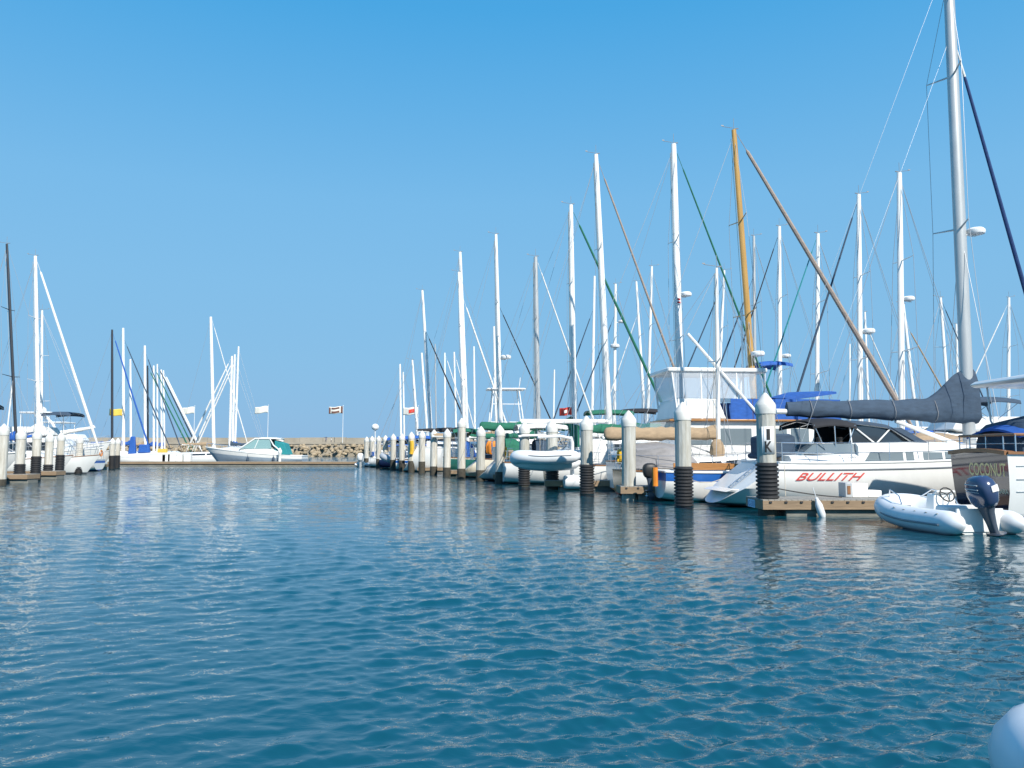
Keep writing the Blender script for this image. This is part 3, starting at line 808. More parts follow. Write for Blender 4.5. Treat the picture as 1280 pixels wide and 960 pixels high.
def rib(label, loc, ang, L=3.2, W=1.55, tr=.22, m='pvc_white', hullm='gelcoat_white', console=True, motor=None, stripe='stripe_grey', cat='dinghy', name='inflatable_dinghy', group=None, rail=False, z0=.22, pitch=0.0, roll=0.0, lift=.28, rx=None):
    o = thing(name, loc, ang, label, cat, group)
    if pitch or roll: o.rotation_euler = (roll, pitch, ang)
    w = W / 2 - tr
    path = [(-.42, w), (-.22, w), (0, w)]
    for k in range(1, 7): path.append((L * .58 * k / 6, w + .02 * math.sin(math.pi * k / 6)))
    for k in range(1, 10):
        a = math.pi / 2 * k / 9
        path.append((L * .58 + (L * .42 - tr) * math.sin(a), w * math.cos(a) ** .8 if k < 9 else 0))
    full = path + [(x, -y) for x, y in reversed(path[:-1])]
    def zz(x): return z0 + lift * max(0, (x - L * .35) / (L * .65)) ** 1.7
    n = len(full); rs = []
    for i in range(n):
        j = min(i, n - 1 - i)
        rs.append(tr * (.18 if j == 0 else .78 if j == 1 else 1.0))
    tb = MB(); tb.tube([(x, y, zz(x)) for x, y in full], rs, 16)
    t = tb.build('buoyancy_tube', m, o, sharp=80)
    sb = MB()                                                    # rub strake round the outside of the tube
    out = []
    for i in range(2, n - 2):
        x, y = full[i]; x1, y1 = full[i + 1]; x2, y2 = full[i - 1]
        tx, ty = x1 - x2, y1 - y2; l = math.hypot(tx, ty)
        out.append((x + ty / l * -tr * -1.0 if False else x - (-ty / l) * tr, y + (-tx / l) * tr * -1.0, zz(x) - .03))
    sb.tube(out, .025, 6); sb.build('rub_strake', stripe, t)
    hb = MB()
    rings = []
    for k in range(8):
        x = L * .93 * k / 7; ww = w * (1 if k < 5 else (1 - ((k - 4.2) / 2.9) ** 2)); ww = max(.03, ww)
        d = zz(x) - z0
        rings.append([(x, -ww, z0 - .05 + d), (x, -ww * .6, z0 - .22 + d), (x, 0, z0 - .36 + d * 1.0), (x, ww * .6, z0 - .22 + d), (x, ww, z0 - .05 + d), (x, 0, z0 - .04 + d)])
    hb.loft(rings); hb.build('hull', hullm, o)
    tr_ = MB(); tr_.box((0, 0, z0 + .06), (.06, w * 2 - tr * 1.2, .5)); tr_.build('transom', hullm, o, bevel=.01)
    if console:
        cb = MB(); cb.box((L * .16, 0, z0 + .15), (.42, w * 1.7, .4), taper=.92); cb.build('seat', 'deck_white', o, bevel=.05)
        c2 = MB(); c2.box((L * .42, -.05, z0 + .25), (.35, w * .9, .62), taper=.8); c2.box((L * .42 - .12, -.05, z0 + .58), (.2, w * .7, .06), ry=.5)
        co = c2.build('console', 'gelcoat_white', o, bevel=.05)
        wb = MB(); c = Vector((L * .42 - .24, -.05, z0 + .55))
        wb.tube([c + Vector((.07 * math.sin(2 * math.pi * k / 14), .17 * math.cos(2 * math.pi * k / 14), .15 * math.sin(2 * math.pi * k / 14))) for k in range(15)], .016, 6, cap=False)
        for k in range(3):
            a = 2 * math.pi * k / 3 + .5
            wb.tube([c, c + Vector((.07 * math.sin(a), .17 * math.cos(a), .15 * math.sin(a)))], .012, 5)
        wb.build('steering_wheel', 'black_paint', co)
    else:
        cb = MB(); cb.box((L * .38, 0, z0 + .12), (.24, w * 2 + .05, .04)); cb.build('seat', 'deck_white', o, bevel=.01)
    if rail:
        rb = MB()
        for sd in (1, -1):
            rb.tube([(L * .52, sd * (w + .02), zz(L * .52) + tr), (L * .56, sd * w, zz(L * .5) + tr + .2), (L * .74, sd * w * .8, zz(L * .7) + tr + .24), (L * .82, sd * w * .6, zz(L * .8) + tr)], .016, 6)
        rb.build('grab_rail', 'steel', o)
    gb = MB()
    for sd in (1, -1):
        pts = []
        for k in range(9):
            x = L * .04 + L * .5 * k / 8
            pts.append((x, sd * (w + tr * .72), zz(x) + tr * .72 - (.05 if k % 2 else -.01)))
        gb.tube(pts, .011, 5)
    gb.build('grab_line', 'rope', o)
    if motor: outboard(o, (-.10, 0, z0 + .28), **motor)
    return o

# ------------------------------------------------------------------ marina furniture
def pile(label, X, Y, top, r=.26, sleeve=None, foot=None, capd=.55, m='concrete', ribs=None, z0=-.6, lean=(0, 0)):
    """round concrete pile with its pointed cap; sleeve = (low, high) of the ribbed rubber guard"""
    o = thing('mooring_pile', (X, Y, 0), 0, label, 'mooring pile', 'mooring piles along the fairway')
    mb = MB(); zc = top - capd
    o.rotation_euler = (random.gauss(0, .008), random.gauss(0, .008), random.uniform(0, 6))
    mb.lathe([(r, z0), (r, zc)], n=14); mb.build('shaft', m, o, sharp=20)
    cb = MB()
    k = capd
    cb.lathe([(r * 1.0, zc - .05), (r * 1.06, zc - .05), (r * 1.10, zc + .05), (r * 1.10, zc + k * .34), (r * 1.04, zc + k * .42), (r * .60, zc + k * .72), (r * .20, zc + k * .95), (.02, top)], n=16)
    cb.build('cap', 'cap_white', o, sharp=50)
    if sleeve:
        a, b = sleeve; n = max(3, int((b - a) / .105)); prof = []
        for i in range(n):
            z = a + (b - a) * i / n; d = (b - a) / n
            prof += [(r * 1.03, z), (r * 1.20, z + d * .18), (r * 1.20, z + d * .62), (r * 1.03, z + d * .80)]
        prof.append((r * 1.03, b))
        sb = MB(); sb.lathe(prof, n=18); sb.build('rubber_sleeve', 'rubber', o, sharp=30)
    if foot:
        fb = MB(); fb.lathe([(r * 1.02, z0), (r * 1.06, foot * .5), (r * 1.04, foot), (r * 1.005, foot + .03)], n=14); fb.build('waterline_growth', 'marine_growth', o)
    return o

def dock(label, x0, x1, y0, y1, ztop=.46, ang=0.0, name='finger_dock', group='finger docks', cat='dock', bolts=True, waler='dock_wood', flt='float_concrete', endm=None):
    o = thing(name, (x0, y0, 0), ang, label, cat, group)
    lx, ly = x1 - x0, y1 - y0
    d = MB(); n = max(2, int(lx / .16))
    for i in range(n): d.box(((i + .5) * lx / n, ly / 2, ztop - .025), (lx / n - .012, ly - .02, .05))
    d.build('decking', 'dock_plank', o)
    wl = MB()
    wl.box((lx / 2, .035, ztop - .15), (lx - .004, .07, .24)); wl.box((lx / 2, ly - .035, ztop - .15), (lx - .004, .07, .24))
    wl.box((.035, ly / 2, ztop - .15), (.07, ly - .15, .24)); wl.box((lx - .035, ly / 2, ztop - .15), (.07, ly - .15, .24))
    wl.build('waler', waler, o)
    fl = MB(); fl.box((lx / 2 + .32, ly / 2, ztop - .47), (lx - .70, ly - .24, .40)); fl.build('float', flt, o, bevel=.03)
    if bolts:
        b = MB(); k = int(lx / .42)
        for i in range(k): b.box(((i + .5) * lx / k, -.012, ztop - .07), (.07, .03, .05))
        b.build('bolt', 'rubber', o)
    return o

def fender(label, loc, ang, r=.11, ln=.62, tilt=0.0, m='pvc_white', group=None, rz=0.0):
    o = MB(); prof = [(.02, -ln / 2 - .07), (.045, -ln / 2 - .06), (.05, -ln / 2), (r * .7, -ln / 2 + .05), (r, -ln / 2 + .14), (r, ln / 2 - .14), (r * .7, ln / 2 - .05), (.05, ln / 2), (.045, ln / 2 + .06), (.02, ln / 2 + .07)]
    o.lathe(prof, n=14)
    o.tube([(0, 0, ln / 2 + .05), (0, 0, ln / 2 + .35)], .012, 5)
    ob = o.build('fender', m)
    ob.location = loc; ob.rotation_euler = (0, tilt, rz)
    return tag(ob, label, 'fender', group)

def rope(label, pts, r=.014, m='rope', sag=.15, name='mooring_line'):
    a, b = Vector(pts[0]), Vector(pts[1]); q = []
    for k in range(13):
        t = k / 12; p = a.lerp(b, t); p.z -= sag * 4 * t * (1 - t); q.append(p)
    mb = MB(); mb.tube(q, r, 6); o = mb.build(name, m)
    return tag(o, label, 'mooring line', 'mooring lines')
# ------------------------------------------------------------------ the red-lettered yacht beside the near dock
def build_near_yacht():
    Y = 26.9; xm = 9.1
    root, ang, ztop, lean = place_on_mast(1212, 555, 1184, -60, Y, 1, xm)
    o = thing('sailboat', root, ang, 'large white sailing yacht with red slanted lettering along its side and a navy boom cover', 'sailboat', SAILGROUP)
    h = Hull(12.8, 3.9, 1.42, 1.74, sag=.08, sw=.78, sr=1.75, br=1.0, zk0=.12)
    mats = ['gelcoat_white', 'stripe_grey', 'dark_bottom']
    h.build(o, mats, LV, [0, 0, 0, 0, 0, 1, 2], 34)
    h.deck(o, rail='gelcoat_white', rail_r=.035)
    rb = MB()
    for sd in (-1, 1): rb.tube([h.side(x, h.zs(x / h.L) - .20, sd) + Vector((0, sd * .012, 0)) for x in np.linspace(1.6, 12.2, 24)], .022, 6)
    rb.build('rub_rail', 'stripe_grey', o)
    # swim platform hollow and ladder in the sloping stern
    sp = MB()
    def st(u, v, off=.0):
        a = h.pt(0, lerp(h.zk(0), h.zs(0), v), 1)
        return Vector((a.x - off, a.y * u, a.z))
    sp.hexa([st(-.8, .30, .34), st(.8, .30, .34), st(.8, .30, -.1), st(-.8, .30, -.1), st(-.8, .36, .26), st(.8, .36, .26), st(.8, .36, -.1), st(-.8, .36, -.1)])
    sp.build('swim_step', 'gelcoat_white', o, bevel=.02)
    ld = MB()
    for u in (-.32, -.12): ld.tube([st(u, .38, .06), st(u, 1.0, .10), st(u, 1.0, .10) + Vector((.05, 0, .55))], .02, 6)
    for v in (.45, .6, .75, .9): ld.tube([st(-.32, v, .09), st(-.12, v, .09)], .016, 5)
    ld.build('swim_ladder', 'steel', o)
    # raised aft deck, aft cabin glass, main cabin
    c = MB()
    def strip(x, y, z): return (x, y, z)
    rings = []
    for x, w_, z in ((2.2, 1.35, 1.62), (3.2, 1.5, 1.66), (4.3, 1.55, 1.70), (4.32, 1.5, 2.02), (6.2, 1.5, 2.05), (8.4, 1.35, 2.0), (9.6, 1.1, 1.86), (10.6, .8, 1.62)):
        zb = 1.25
        rings.append([(x, -w_ * 1.08, zb), (x, -w_, z - .1), (x, -w_ * .9, z), (x, 0, z + .07), (x, w_ * .9, z), (x, w_, z - .1), (x, w_ * 1.08, zb)])
    c.loft(rings); co = c.build('cabin', 'gelcoat_white', o, sharp=40)
    for sd in (-1, 1):
        for x0, x1 in ((4.45, 5.75), (5.85, 7.1), (7.2, 8.3)):
            w_ = MB()
            vs = []
            for off in (-.02, .014):
                for x, z in ((x0, 1.44), (x1, 1.44), (x1, 1.74), (x0 + (.25 if x0 < 5 else 0), 1.76)):
                    yy = np.interp(x, [4.32, 6.2, 8.4, 9.6], [1.5, 1.5, 1.35, 1.1])
                    zt = np.interp(x, [4.32, 6.2, 8.4, 9.6], [1.92, 1.95, 1.90, 1.76])
                    y = yy * lerp(1.08, 1.0, (z - 1.25) / (zt - 1.25)) + off
                    vs.append((x, sd * y, z))
            w_.hexa(vs); w_.build('window', 'glass_tint', co)
    ag = MB()
    for sd in (-1, 1): ag.hexa([(2.75, sd * 1.2, 1.68), (4.25, sd * 1.42, 1.68), (4.25, sd * 1.40, 1.72), (2.75, sd * 1.18, 1.72), (3.1, sd * 1.10, 1.98), (4.28, sd * 1.30, 2.0), (4.28, sd * 1.26, 2.02), (3.1, sd * 1.06, 2.0)])
    ag.hexa([(2.6, -1.15, 1.64), (2.6, 1.15, 1.64), (2.68, 1.15, 1.64), (2.68, -1.15, 1.64), (3.05, -1.08, 1.98), (3.05, 1.08, 1.98), (3.12, 1.08, 1.98), (3.12, -1.08, 1.98)])
    ag.build('aft_windshield', 'glass_tint', o)
    # cockpit windshield with white frame under a navy hood
    g = MB()
    rings = []
    for x, zt in ((4.25, 2.64), (5.2, 2.60), (5.55, 2.50)):
        rings.append([(x, -1.22, 2.0), (x, -1.12, zt), (x, 1.12, zt), (x, 1.22, 2.0)])
    rings.append([(6.35, -1.12, 2.02), (6.32, -1.08, 2.06), (6.32, 1.08, 2.06), (6.35, 1.12, 2.02)])
    g.loft(rings, closed=False, cap=False); g.build('windshield', 'glass_dark', o)
    fr = MB()
    for sd in (-1, 1):
        y0, y1 = sd * 1.245, sd * 1.145
        for a, b in (((4.25, y0, 2.0), (4.25, y1, 2.66)), ((4.25, y1, 2.66), (5.05, y0, 2.0)), ((5.05, y0, 2.0), (5.62, y1, 2.50)), ((5.62, y1, 2.50), (6.38, y0 * .93, 2.02)), ((4.25, y0, 2.01), (6.38, y0, 2.02)), ((4.25, y1, 2.67), (5.62, y1, 2.51))):
            fr.tube([a, b], .026, 6)
    fr.build('windshield_frame', 'white_paint', o)
    hd = MB(); rings = []
    for x, z, w_ in ((4.15, 2.70, 1.2), (4.8, 2.72, 1.2), (5.45, 2.62, 1.2), (5.75, 2.50, 1.2), (6.2, 2.22, 1.24), (6.75, 2.05, 1.3)):
        rings.append([(x, -w_, z - .10), (x, -w_ * .97, z), (x, 0, z + .08), (x, w_ * .97, z), (x, w_, z - .10)])
    hd.loft(rings, closed=False, cap=False)
    hd.build('spray_hood', 'canvas_navy', o, sharp=60)
    for sd in (-1, 1):
        sl_ = MB(); sl_.hexa([(5.62, sd * 1.17, 2.52), (5.95, sd * 1.17, 2.52), (6.8, sd * 1.27, 2.02), (6.45, sd * 1.27, 2.02)] + [(5.62, sd * 1.20, 2.52), (5.95, sd * 1.20, 2.52), (6.8, sd * 1.30, 2.02), (6.45, sd * 1.30, 2.02)])
        sl_.build('hood_side', 'canvas_navy', o)
    bimini(o, 3.0, 4.45, 2.76, 1.25, .16, 'canvas_black', crown=.10, leg_z=1.7)
    # covered steering stand on the aft deck, winches, seats
    pc = MB(); rings = []
    for z, a in ((1.58, 1.0), (2.15, 1.0), (2.24, .98), (2.33, .35)):
        rings.append([(1.75 + .5 * (1 - a), -.75, z), (2.65 - .3 * (1 - a), -.75, z), (2.65 - .3 * (1 - a), .75, z), (1.75 + .5 * (1 - a), .75, z)])
    pc.loft(rings); pc.build('helm_cover', 'canvas_navy', o, bevel=.05)
    for x in (3.3, 4.0):
        wn = MB(); wn.lathe([(.09, 0), (.11, .05), (.07, .1), (.09, .2), (.06, .22)], (x, -1.0, 2.0 if x > 3 else 1.7), 10); wn.build('winch', 'black_paint', o)
    dc = MB(); dc.tube([(.3 + 1.5, -.9, 1.62), (1.75, 0, 1.60), (1.8, .9, 1.62)], .09, 8); dc.build('folded_cover', 'canvas_navy', o)
    # rig
    zb = 1.95
    bz = P(1212, 555, Y).z
    topl = Vector((xm + lean * (ztop - zb), 0, ztop))
    base = Vector((xm, 0, 1.2)); ax = topl - base
    mb = MB(); mb.tube([base + ax * k for k in (0, .4, .8, 1)], [.175, .175, .16, .14], 16, ovx=1.2)
    mo = mb.build('mast', 'alu_grey', o)
    def at_z(z): return base + ax * ((z - base.z) / ax.z)
    zr = P(1222, 291, Y).z; radar_dome(mo, at_z(zr) + Vector((.15, 0, -.05)), .62, .42)
    gb = MB()
    for k in (.45, .75):
        gb.tube([base + ax * k + Vector((-.35, -.95, .08)), base + ax * k, base + ax * k + Vector((-.35, .95, .08))], [.02, .04, .02], 6)
    gb.tube([base + ax * .45, base + ax * .75], .08, 6)
    gb.build('spreader', 'alu_grey', mo)
    sa = at_z(P(1197, 62, Y).z) + Vector((.2, 0, 0)); bow = Vector((12.75, 0, 1.85)); d = bow - sa
    fb = MB(); fb.tube([sa, sa + d * .07], [.02, .045], 8); fb.build('forestay_sleeve', 'canvas_white', o)
    fb = MB(); fb.tube([sa + d * k for k in (.07, .075, .4, .8, .93, .98)], [.035, .048, .062, .08, .06, .03], 10); fb.build('furled_headsail', 'canvas_deep_blue', o)
    bk = MB(); bk.tube([base + ax * .985, (2.0, .5, 1.5)], .005, 5); bk.tube([sa + Vector((-.3, 0, .3)), (2.4, -1.2, 1.5)], .004, 5); bk.build('backstay', 'wire', o)
    for sd in (-1, 1):
        sb = MB(); ch = Vector((xm - .2, sd * 1.6, 1.5))
        sb.tube([base + ax * .95, base + ax * .75 + Vector((-.35, sd * .95, .08)), base + ax * .45 + Vector((-.35, sd * .95, .08)), ch], .010, 5)
        sb.tube([base + ax * .45, ch + Vector((.3, 0, 0))], .010, 5)
        sb.build('shroud', 'wire', o)
    # boom under its navy cover, high and full at the mast
    bm_ = MB(); bz0 = 2.98; ln = 6.5
    bm_.tube([(xm - .1, 0, bz0), (xm - ln - .25, 0, bz0 + .10)], .09, 10); bo = bm_.build('boom', 'alu_white', o)
    cv = MB(); rnd = random.Random(4); rings = []; n = 46
    for i in range(n + 1):
        k = i / n; x = xm + .27 - (ln + .15) * k
        hump = 1.0 * max(0, 1 - k / .29) ** 1.0 if k > .075 else 1.0 * (1 - .075 / .29)
        hump = .92 * (0.5 + .5 * math.cos(math.pi * min(1, max(0, (k - .065) / .22))))
        up = lerp(.60, .30, k ** .7) + hump + rnd.uniform(-.012, .012) - .035 * abs(math.sin(k * 3.5 * math.pi)) ** 4
        dn = lerp(.30, .22, k) + .02 * math.sin(k * 31) + (.04 if k < .25 else 0)
        wd = lerp(.30, .16, k ** .6) + .02 * math.sin(k * 55) + (.02 if k < .07 else 0)
        z = bz0 + .05 + .10 * k
        ring = []
        for a in range(16):
            t = 2 * math.pi * a / 16; c_, s_ = math.cos(t), math.sin(t)
            fold = 1 + .10 * math.sin(a * 2.4 + k * 19)
            ring.append((x + (.05 * math.sin(a * 1.7 + k * 9) if 0 < i < n else 0), s_ * wd * fold * (1 - (.15 if k < .08 else .45) * max(0, c_)), z + (up * c_ if c_ > 0 else dn * c_)))
        rings.append(ring)
    cv.loft(rings); cvo = cv.build('sail_cover', 'canvas_navy', bo, sharp=60)
    sm = MB()
    for k in (.23, .45, .68, .88):
        x = xm + .27 - (ln + .15) * k; z = bz0 + .05 + .1 * k
        up = lerp(.60, .30, k ** .7) + .01 + (.03 if k < .3 else 0); dn = lerp(.30, .22, k) + .03; wd = lerp(.32, .18, k ** .6) + .03
        pts = [(x, math.sin(t) * wd * (1 - .45 * max(0, math.cos(t))), z + (up if math.cos(t) > 0 else dn) * math.cos(t)) for t in np.linspace(0, 2 * math.pi, 17)]
        sm.tube(pts, .010, 5, cap=False)
    sm.build('cover_strap', 'canvas_grey', cvo)
    vb = MB(); vb.tube([(xm - 2.6, 0, bz0 - .2), (xm - .15, 0, 1.9)], .07, 8); vb.build('boom_vang', 'alu_white', o)
    ms = MB(); ms.tube([(xm - 5.6, 0, bz0 - .1), (3.4, .1, 2.75)], .02, 5); ms.build('mainsheet', 'rope', o)
    lifelines(o, h, .17, .93, 8, .62)
    # lettering on the near topside
    xt = 3.22
    def on_hull(u, v):
        p = h.side(xt + u, 1.00 + v, -1); return Vector((p.x, p.y - .014, p.z))
    text_on('hull_lettering', 'BULLITH', .4, 'lettering_red', on_hull, o, width=2.12, height=.235, shear=.6, bold=.004, fine=.12)
    def on_cab(u, v): return Vector((4.05 + u, -1.565 - .0, 1.60 + v))
    text_on('model_lettering', 'V365', .15, 'stripe_grey', on_cab, o, width=.30, height=.085)
    return o, h
BUL, BULH = build_near_yacht()

# ------------------------------------------------------------------ the dark-sterned yacht at the right edge
def build_dark_stern():
    o = thing('motor_yacht', (12.08, 20.6, 0), 0.0, 'white yacht with a glossy navy stern lettered COCONUT at the right edge', 'motor yacht')
    h = Hull(11.5, 3.05, 1.74, 2.3, sag=.1, sw=.82, sr=-.10, br=1.0, zk0=-.48)
    h.build(o, ['gelcoat_white', 'blue_stripe', 'dark_bottom', 'transom_navy'], [('s', 0), ('s', .09), ('m', .3), ('m', .6), ('m', 1), ('z', .26), ('z', .14), ('k', 0)], [0, 0, 0, 0, 0, 1, 2], 30, transom_mi=[3, 3, 3, 3, 3, 3, 2])
    h.deck(o, rail=None)
    tr = MB()
    for sd in (-1, 1): tr.loft([[h.pt(t, h.zs(t), sd) + Vector(q) for q in ((0, sd * .05, -.03), (0, -sd * .12, -.03), (0, -sd * .12, .035), (0, sd * .05, .035))] for t in np.linspace(0, 1, 20)])
    a, b = h.pt(0, h.zs(0), -1), h.pt(0, h.zs(0), 1)
    n = 8; rings = []
    for k in range(n + 1):
        p = a.lerp(b, k / n); p.z += .07 * math.sin(math.pi * k / n)
        rings.append([p + Vector(q) for q in ((-.07, 0, -.05), (.16, 0, -.05), (.16, 0, .045), (-.07, 0, .045))])
    tr.loft(rings); tr.build('cap_rail', 'teak', o)
    for k, (z, m_) in enumerate(((1.42, 0), (1.10, 0), (.8, 0))):
        s_ = MB(); s_.tube([h.side(x, z + .02 * x, -1) + Vector((0, -.004, 0)) for x in np.linspace(.1, 9.5, 22)], .014, 5); s_.build('plank_seam', 'gelcoat_grey', o)
    # lettering across the stern (seen from astern the text runs towards -y)
    def tx(y, z):
        p0, p1 = h.pt(0, .2, 1), h.pt(0, 1.7, 1)
        return p0.x + (p1.x - p0.x) * (z - .2) / 1.5
    def put(yc, zc, rot):
        def fn(u, v):
            c, s = math.cos(rot), math.sin(rot); a_, b_ = u * c - v * s, u * s + v * c
            y, z = yc - a_, zc + b_
            return Vector((tx(y, z) - .003, y, z))
        return fn
    text_on('stern_lettering', 'COCONUT', .4, 'gold_paint', put(-.36, 1.32, 0.0), o, width=1.56, height=.33, bold=.006)
    text_on('port_lettering', 'SANTA BARBARA', .2, 'cream_paint', put(-.50, .80, 0.0), o, width=1.30, height=.12)
    # wooden hand rail on stanchions round the stern
    hr = MB(); sb = MB()
    pts = []
    for t in (.30, .2, .1, .02): p = h.pt(t, h.zs(t), 1); pts.append(p + Vector((0, -.06, .45)))
    for t in (.02, .1, .2, .30): p = h.pt(t, h.zs(t), -1); pts.append(p + Vector((0, .06, .45)))
    hr.tube(pts, .035, 8); hr.build('hand_rail', 'teak', o)
    for p in pts: sb.tube([p, p + Vector((0, 0, -.45))], .018, 6)
    for k in (-.5, .0, .5): q = pts[3].lerp(pts[4], .5 + k * .6); sb.tube([q, q + Vector((0, 0, -.45))], .018, 6)
    lo = [p + Vector((0, 0, -.22)) for p in pts]; sb.tube(lo, .012, 5)
    sb.build('stanchion', 'steel', o)
    # cockpit cover, wheelhouse and hard top
    cb = MB(); rings = []
    for x, z, w_ in ((.45, 2.15, 1.0), (.6, 2.48, 1.05), (1.2, 2.62, 1.05), (2.2, 2.66, 1.05), (2.9, 2.5, 1.0)):
        rings.append([(x, -w_, 1.75), (x, -w_ * .95, z - .12), (x, -w_ * .7, z), (x, 0, z + .08), (x, w_ * .7, z), (x, w_ * .95, z - .12), (x, w_, 1.75)])
    cb.loft(rings); cb.build('cockpit_cover', 'canvas_navy', o, sharp=60)
    bl = MB(); bl.loft([[(.30, y, 2.05 + .25 * math.cos(y * 1.2)), (.95, y, 2.3 + .25 * math.cos(y * 1.2)), (.95, y, 2.36 + .25 * math.cos(y * 1.2)), (.30, y, 2.11 + .25 * math.cos(y * 1.2))] for y in np.linspace(-1.15, 1.15, 9)]); bl.build('awning', 'canvas_blue', o, sharp=60)
    ht = MB(); ht.loft([[(.62, -1.2, 3.50), (.62, 1.2, 3.50), (5.2, 1.2, 3.42), (5.2, -1.2, 3.42)], [(.50, -1.28, 3.58), (.50, 1.28, 3.58), (5.3, 1.28, 3.52), (5.3, -1.28, 3.52)], [(.62, -1.2, 3.68), (.62, 1.2, 3.68), (5.2, 1.2, 3.68), (5.2, -1.2, 3.68)]])
    hto = ht.build('hardtop', 'gelcoat_white', o, bevel=.03)
    lg = MB()
    for sd in (-1, 1):
        lg.tube([(1.45, sd * 1.1, 1.8), (.95, sd * 1.1, 2.6), (.9, sd * 1.1, 3.5)], .028, 6); lg.tube([(4.6, sd * 1.1, 1.8), (4.6, sd * 1.1, 3.5)], .028, 6)
    lg.build('hardtop_frame', 'white_paint', hto)
    cabin_trunk(o, h, 3.0, 6.4, 1.15, 1.4, slope=1.2, name='wheelhouse', nwin=3, z0=1.7)
    return o
defmat('transom_navy', (0.014, 0.02, 0.05), 0.07, var=0.3, scale=1.2, coat=.6, spec=.7)
M['transom_navy'].node_tree.nodes['Principled BSDF'].inputs['IOR'].default_value = 1.5
build_dark_stern()

# ------------------------------------------------------------------ tenders afloat
rib('white inflatable dinghy with a navy outboard moored behind the navy stern', (10.08, 17.35, 0.02), R(97), L=3.2, W=1.92, tr=.265, motor=dict(roll=-.24, tilt=.05, s=.95, stripes=True), rail=True)
rib('white inflatable dinghy whose round bow pokes into the lower right corner', (4.90, 3.62, 0.02), R(182), L=2.75, W=1.5, tr=.25, console=False, z0=.24, lift=.18)
rib('pale grey inflatable dinghy slung from a white davit over a dock end', (2.65, 35.6, 1.16), R(178), L=2.75, W=1.6, tr=.29, m='pvc_white', console=False, pitch=.05, roll=.32)
rib('dark grey inflatable dinghy with an outboard at the left edge of the photo', (-27.9, 42.6, 0.02), R(165), L=3.0, W=1.6, tr=.22, m='pvc_grey', console=False, motor=dict(s=.8))
rib('small grey inflatable lying across the stern of the navy hulled sailboat', (-9.9, 75.8, .35), R(178), L=2.8, W=1.6, tr=.28, m='pvc_grey', console=False, pitch=-.2)
rib('pale tender with a tall white outboard at the far end of the right row', (-16.6, 88.2, 0.02), R(80), L=2.6, W=1.5, tr=.2, m='pvc_white', console=False, motor=dict(s=1.25, navy='white_paint', leg='gelcoat_grey'))

# ------------------------------------------------------------------ docks and piles on the right
kdock = dock('wooden finger dock on concrete floats beside the yacht with red lettering', 6.85, 19.5, 21.95, 23.55)
pn = MB(); pn.box((-.012, 1.0, .30), (.024, .62, .22)); po = pn.build('berth_plate', 'sign_blue', kdock)
text_on('berth_number', 'C-31', .2, 'ink_blue', lambda u, v: Vector((-.028, 1.0 - u, .30 + v)), po, width=.46, height=.15)
dock('weathered finger dock end under the pile with no rubber sleeve', 3.95, 12.5, 29.2, 30.4, ztop=.5)
dock('finger dock below the hanging grey dinghy', 1.5, 11.5, 36.3, 37.3, ztop=.45, bolts=False)
dv = thing('davit', (2.75, 36.6, .45), 0, 'white davit crane on a dock end holding the hanging grey dinghy', 'davit')
b_ = MB(); b_.tube([(0, 0, 0), (0, 0, 1.7), (-.08, -.1, 1.95)], .09, 10); b_.build('post', 'white_paint', dv)
b_ = MB(); b_.tube([(-.05, -.08, 1.9), (-.6, -.6, 2.0), (-1.6, -.9, 1.95)], .065, 8); b_.build('arm', 'white_paint', dv)
b_ = MB(); b_.tube([(-1.5, -.9, 1.93), (-1.5, -.9, 1.1)], .012, 5); b_.build('sling', 'rope', dv)
for k, Y in enumerate((46.3, 51.2, 56.5, 65.7, 75.6, 83.0)):
    dock(['finger dock beside the scoop sterned white sailboat', 'second finger dock beyond the hanging grey dinghy', 'finger dock beside the green hulled sailboat', 'finger dock beside the sport fishing boat', 'finger dock next to the navy hulled sailboat', 'last finger dock of the right row'][k],
         14.48 - .343 * Y + .3, 14.48 - .343 * Y + 9, Y, Y + .7, ztop=.42, bolts=False)
# walkway along the inner end of the slips
wk = MB(); wk.box((0, 0, .2), (80, 1.8, .4)); wko = wk.build('main_walkway', ['dock_plank'], bevel=.02)
wko.location = (14.48 - .343 * 62 + 14.2, 62 + 2, 0); wko.rotation_euler = (0, 0, math.atan2(.946, -.325)); tag(wko, 'long grey main walkway joining the finger docks of the right row', 'walkway')

def px_pile(px, label, H, sleeve=None, foot=.25, r=.26, dy=0, **kw):
    q = (px - 640) / F; Y = 14.48 / (q + .343) + dy
    return pile(label, q * Y, Y, H, r, sleeve, foot, **kw)
kp = px_pile(957, 'concrete pile lettered 1K with a black ribbed sleeve, standing at the near dock', 3.42, (.47, 1.46), .3, dy=.48)
a0 = math.atan2(-22.4, -7.13)
def on_pile(zc, r):
    return lambda u, v: Vector((r * math.cos(a0 + .22 + u / r), r * math.sin(a0 + .22 + u / r), zc + v))
kp.rotation_euler = (0, 0, 0)
pb = MB(); nn = 12
for k in range(nn):
    f = on_pile(0, .271); u0, u1 = lerp(-.185, .185, k / nn), lerp(-.185, .185, (k + 1) / nn)
    zlo, zhi = 1.70, 2.46
    pb.add([f(u0, zlo), f(u1, zlo), f(u1, zhi), f(u0, zhi)], [(0, 1, 2, 3)])
plate = pb.build('letter_plate', 'white_paint', kp, sharp=80)
plate.modifiers.new('thickness', 'SOLIDIFY').thickness = .004
text_on('pile_letter', '1', .4, 'black_paint', on_pile(2.24, .2765), plate, width=.10, height=.31, bold=.012, fine=.06)
text_on('pile_letter', 'K', .4, 'black_paint', on_pile(1.90, .2765), plate, width=.21, height=.31, bold=.012, fine=.06)
px_pile(853, "tall pale pile with a black ribbed sleeve at the red lettered yacht's stern", 3.38, (-.1, 1.28), None)
px_pile(785, 'bare pale concrete pile without a sleeve on the end of a finger dock', 3.28, None, None)
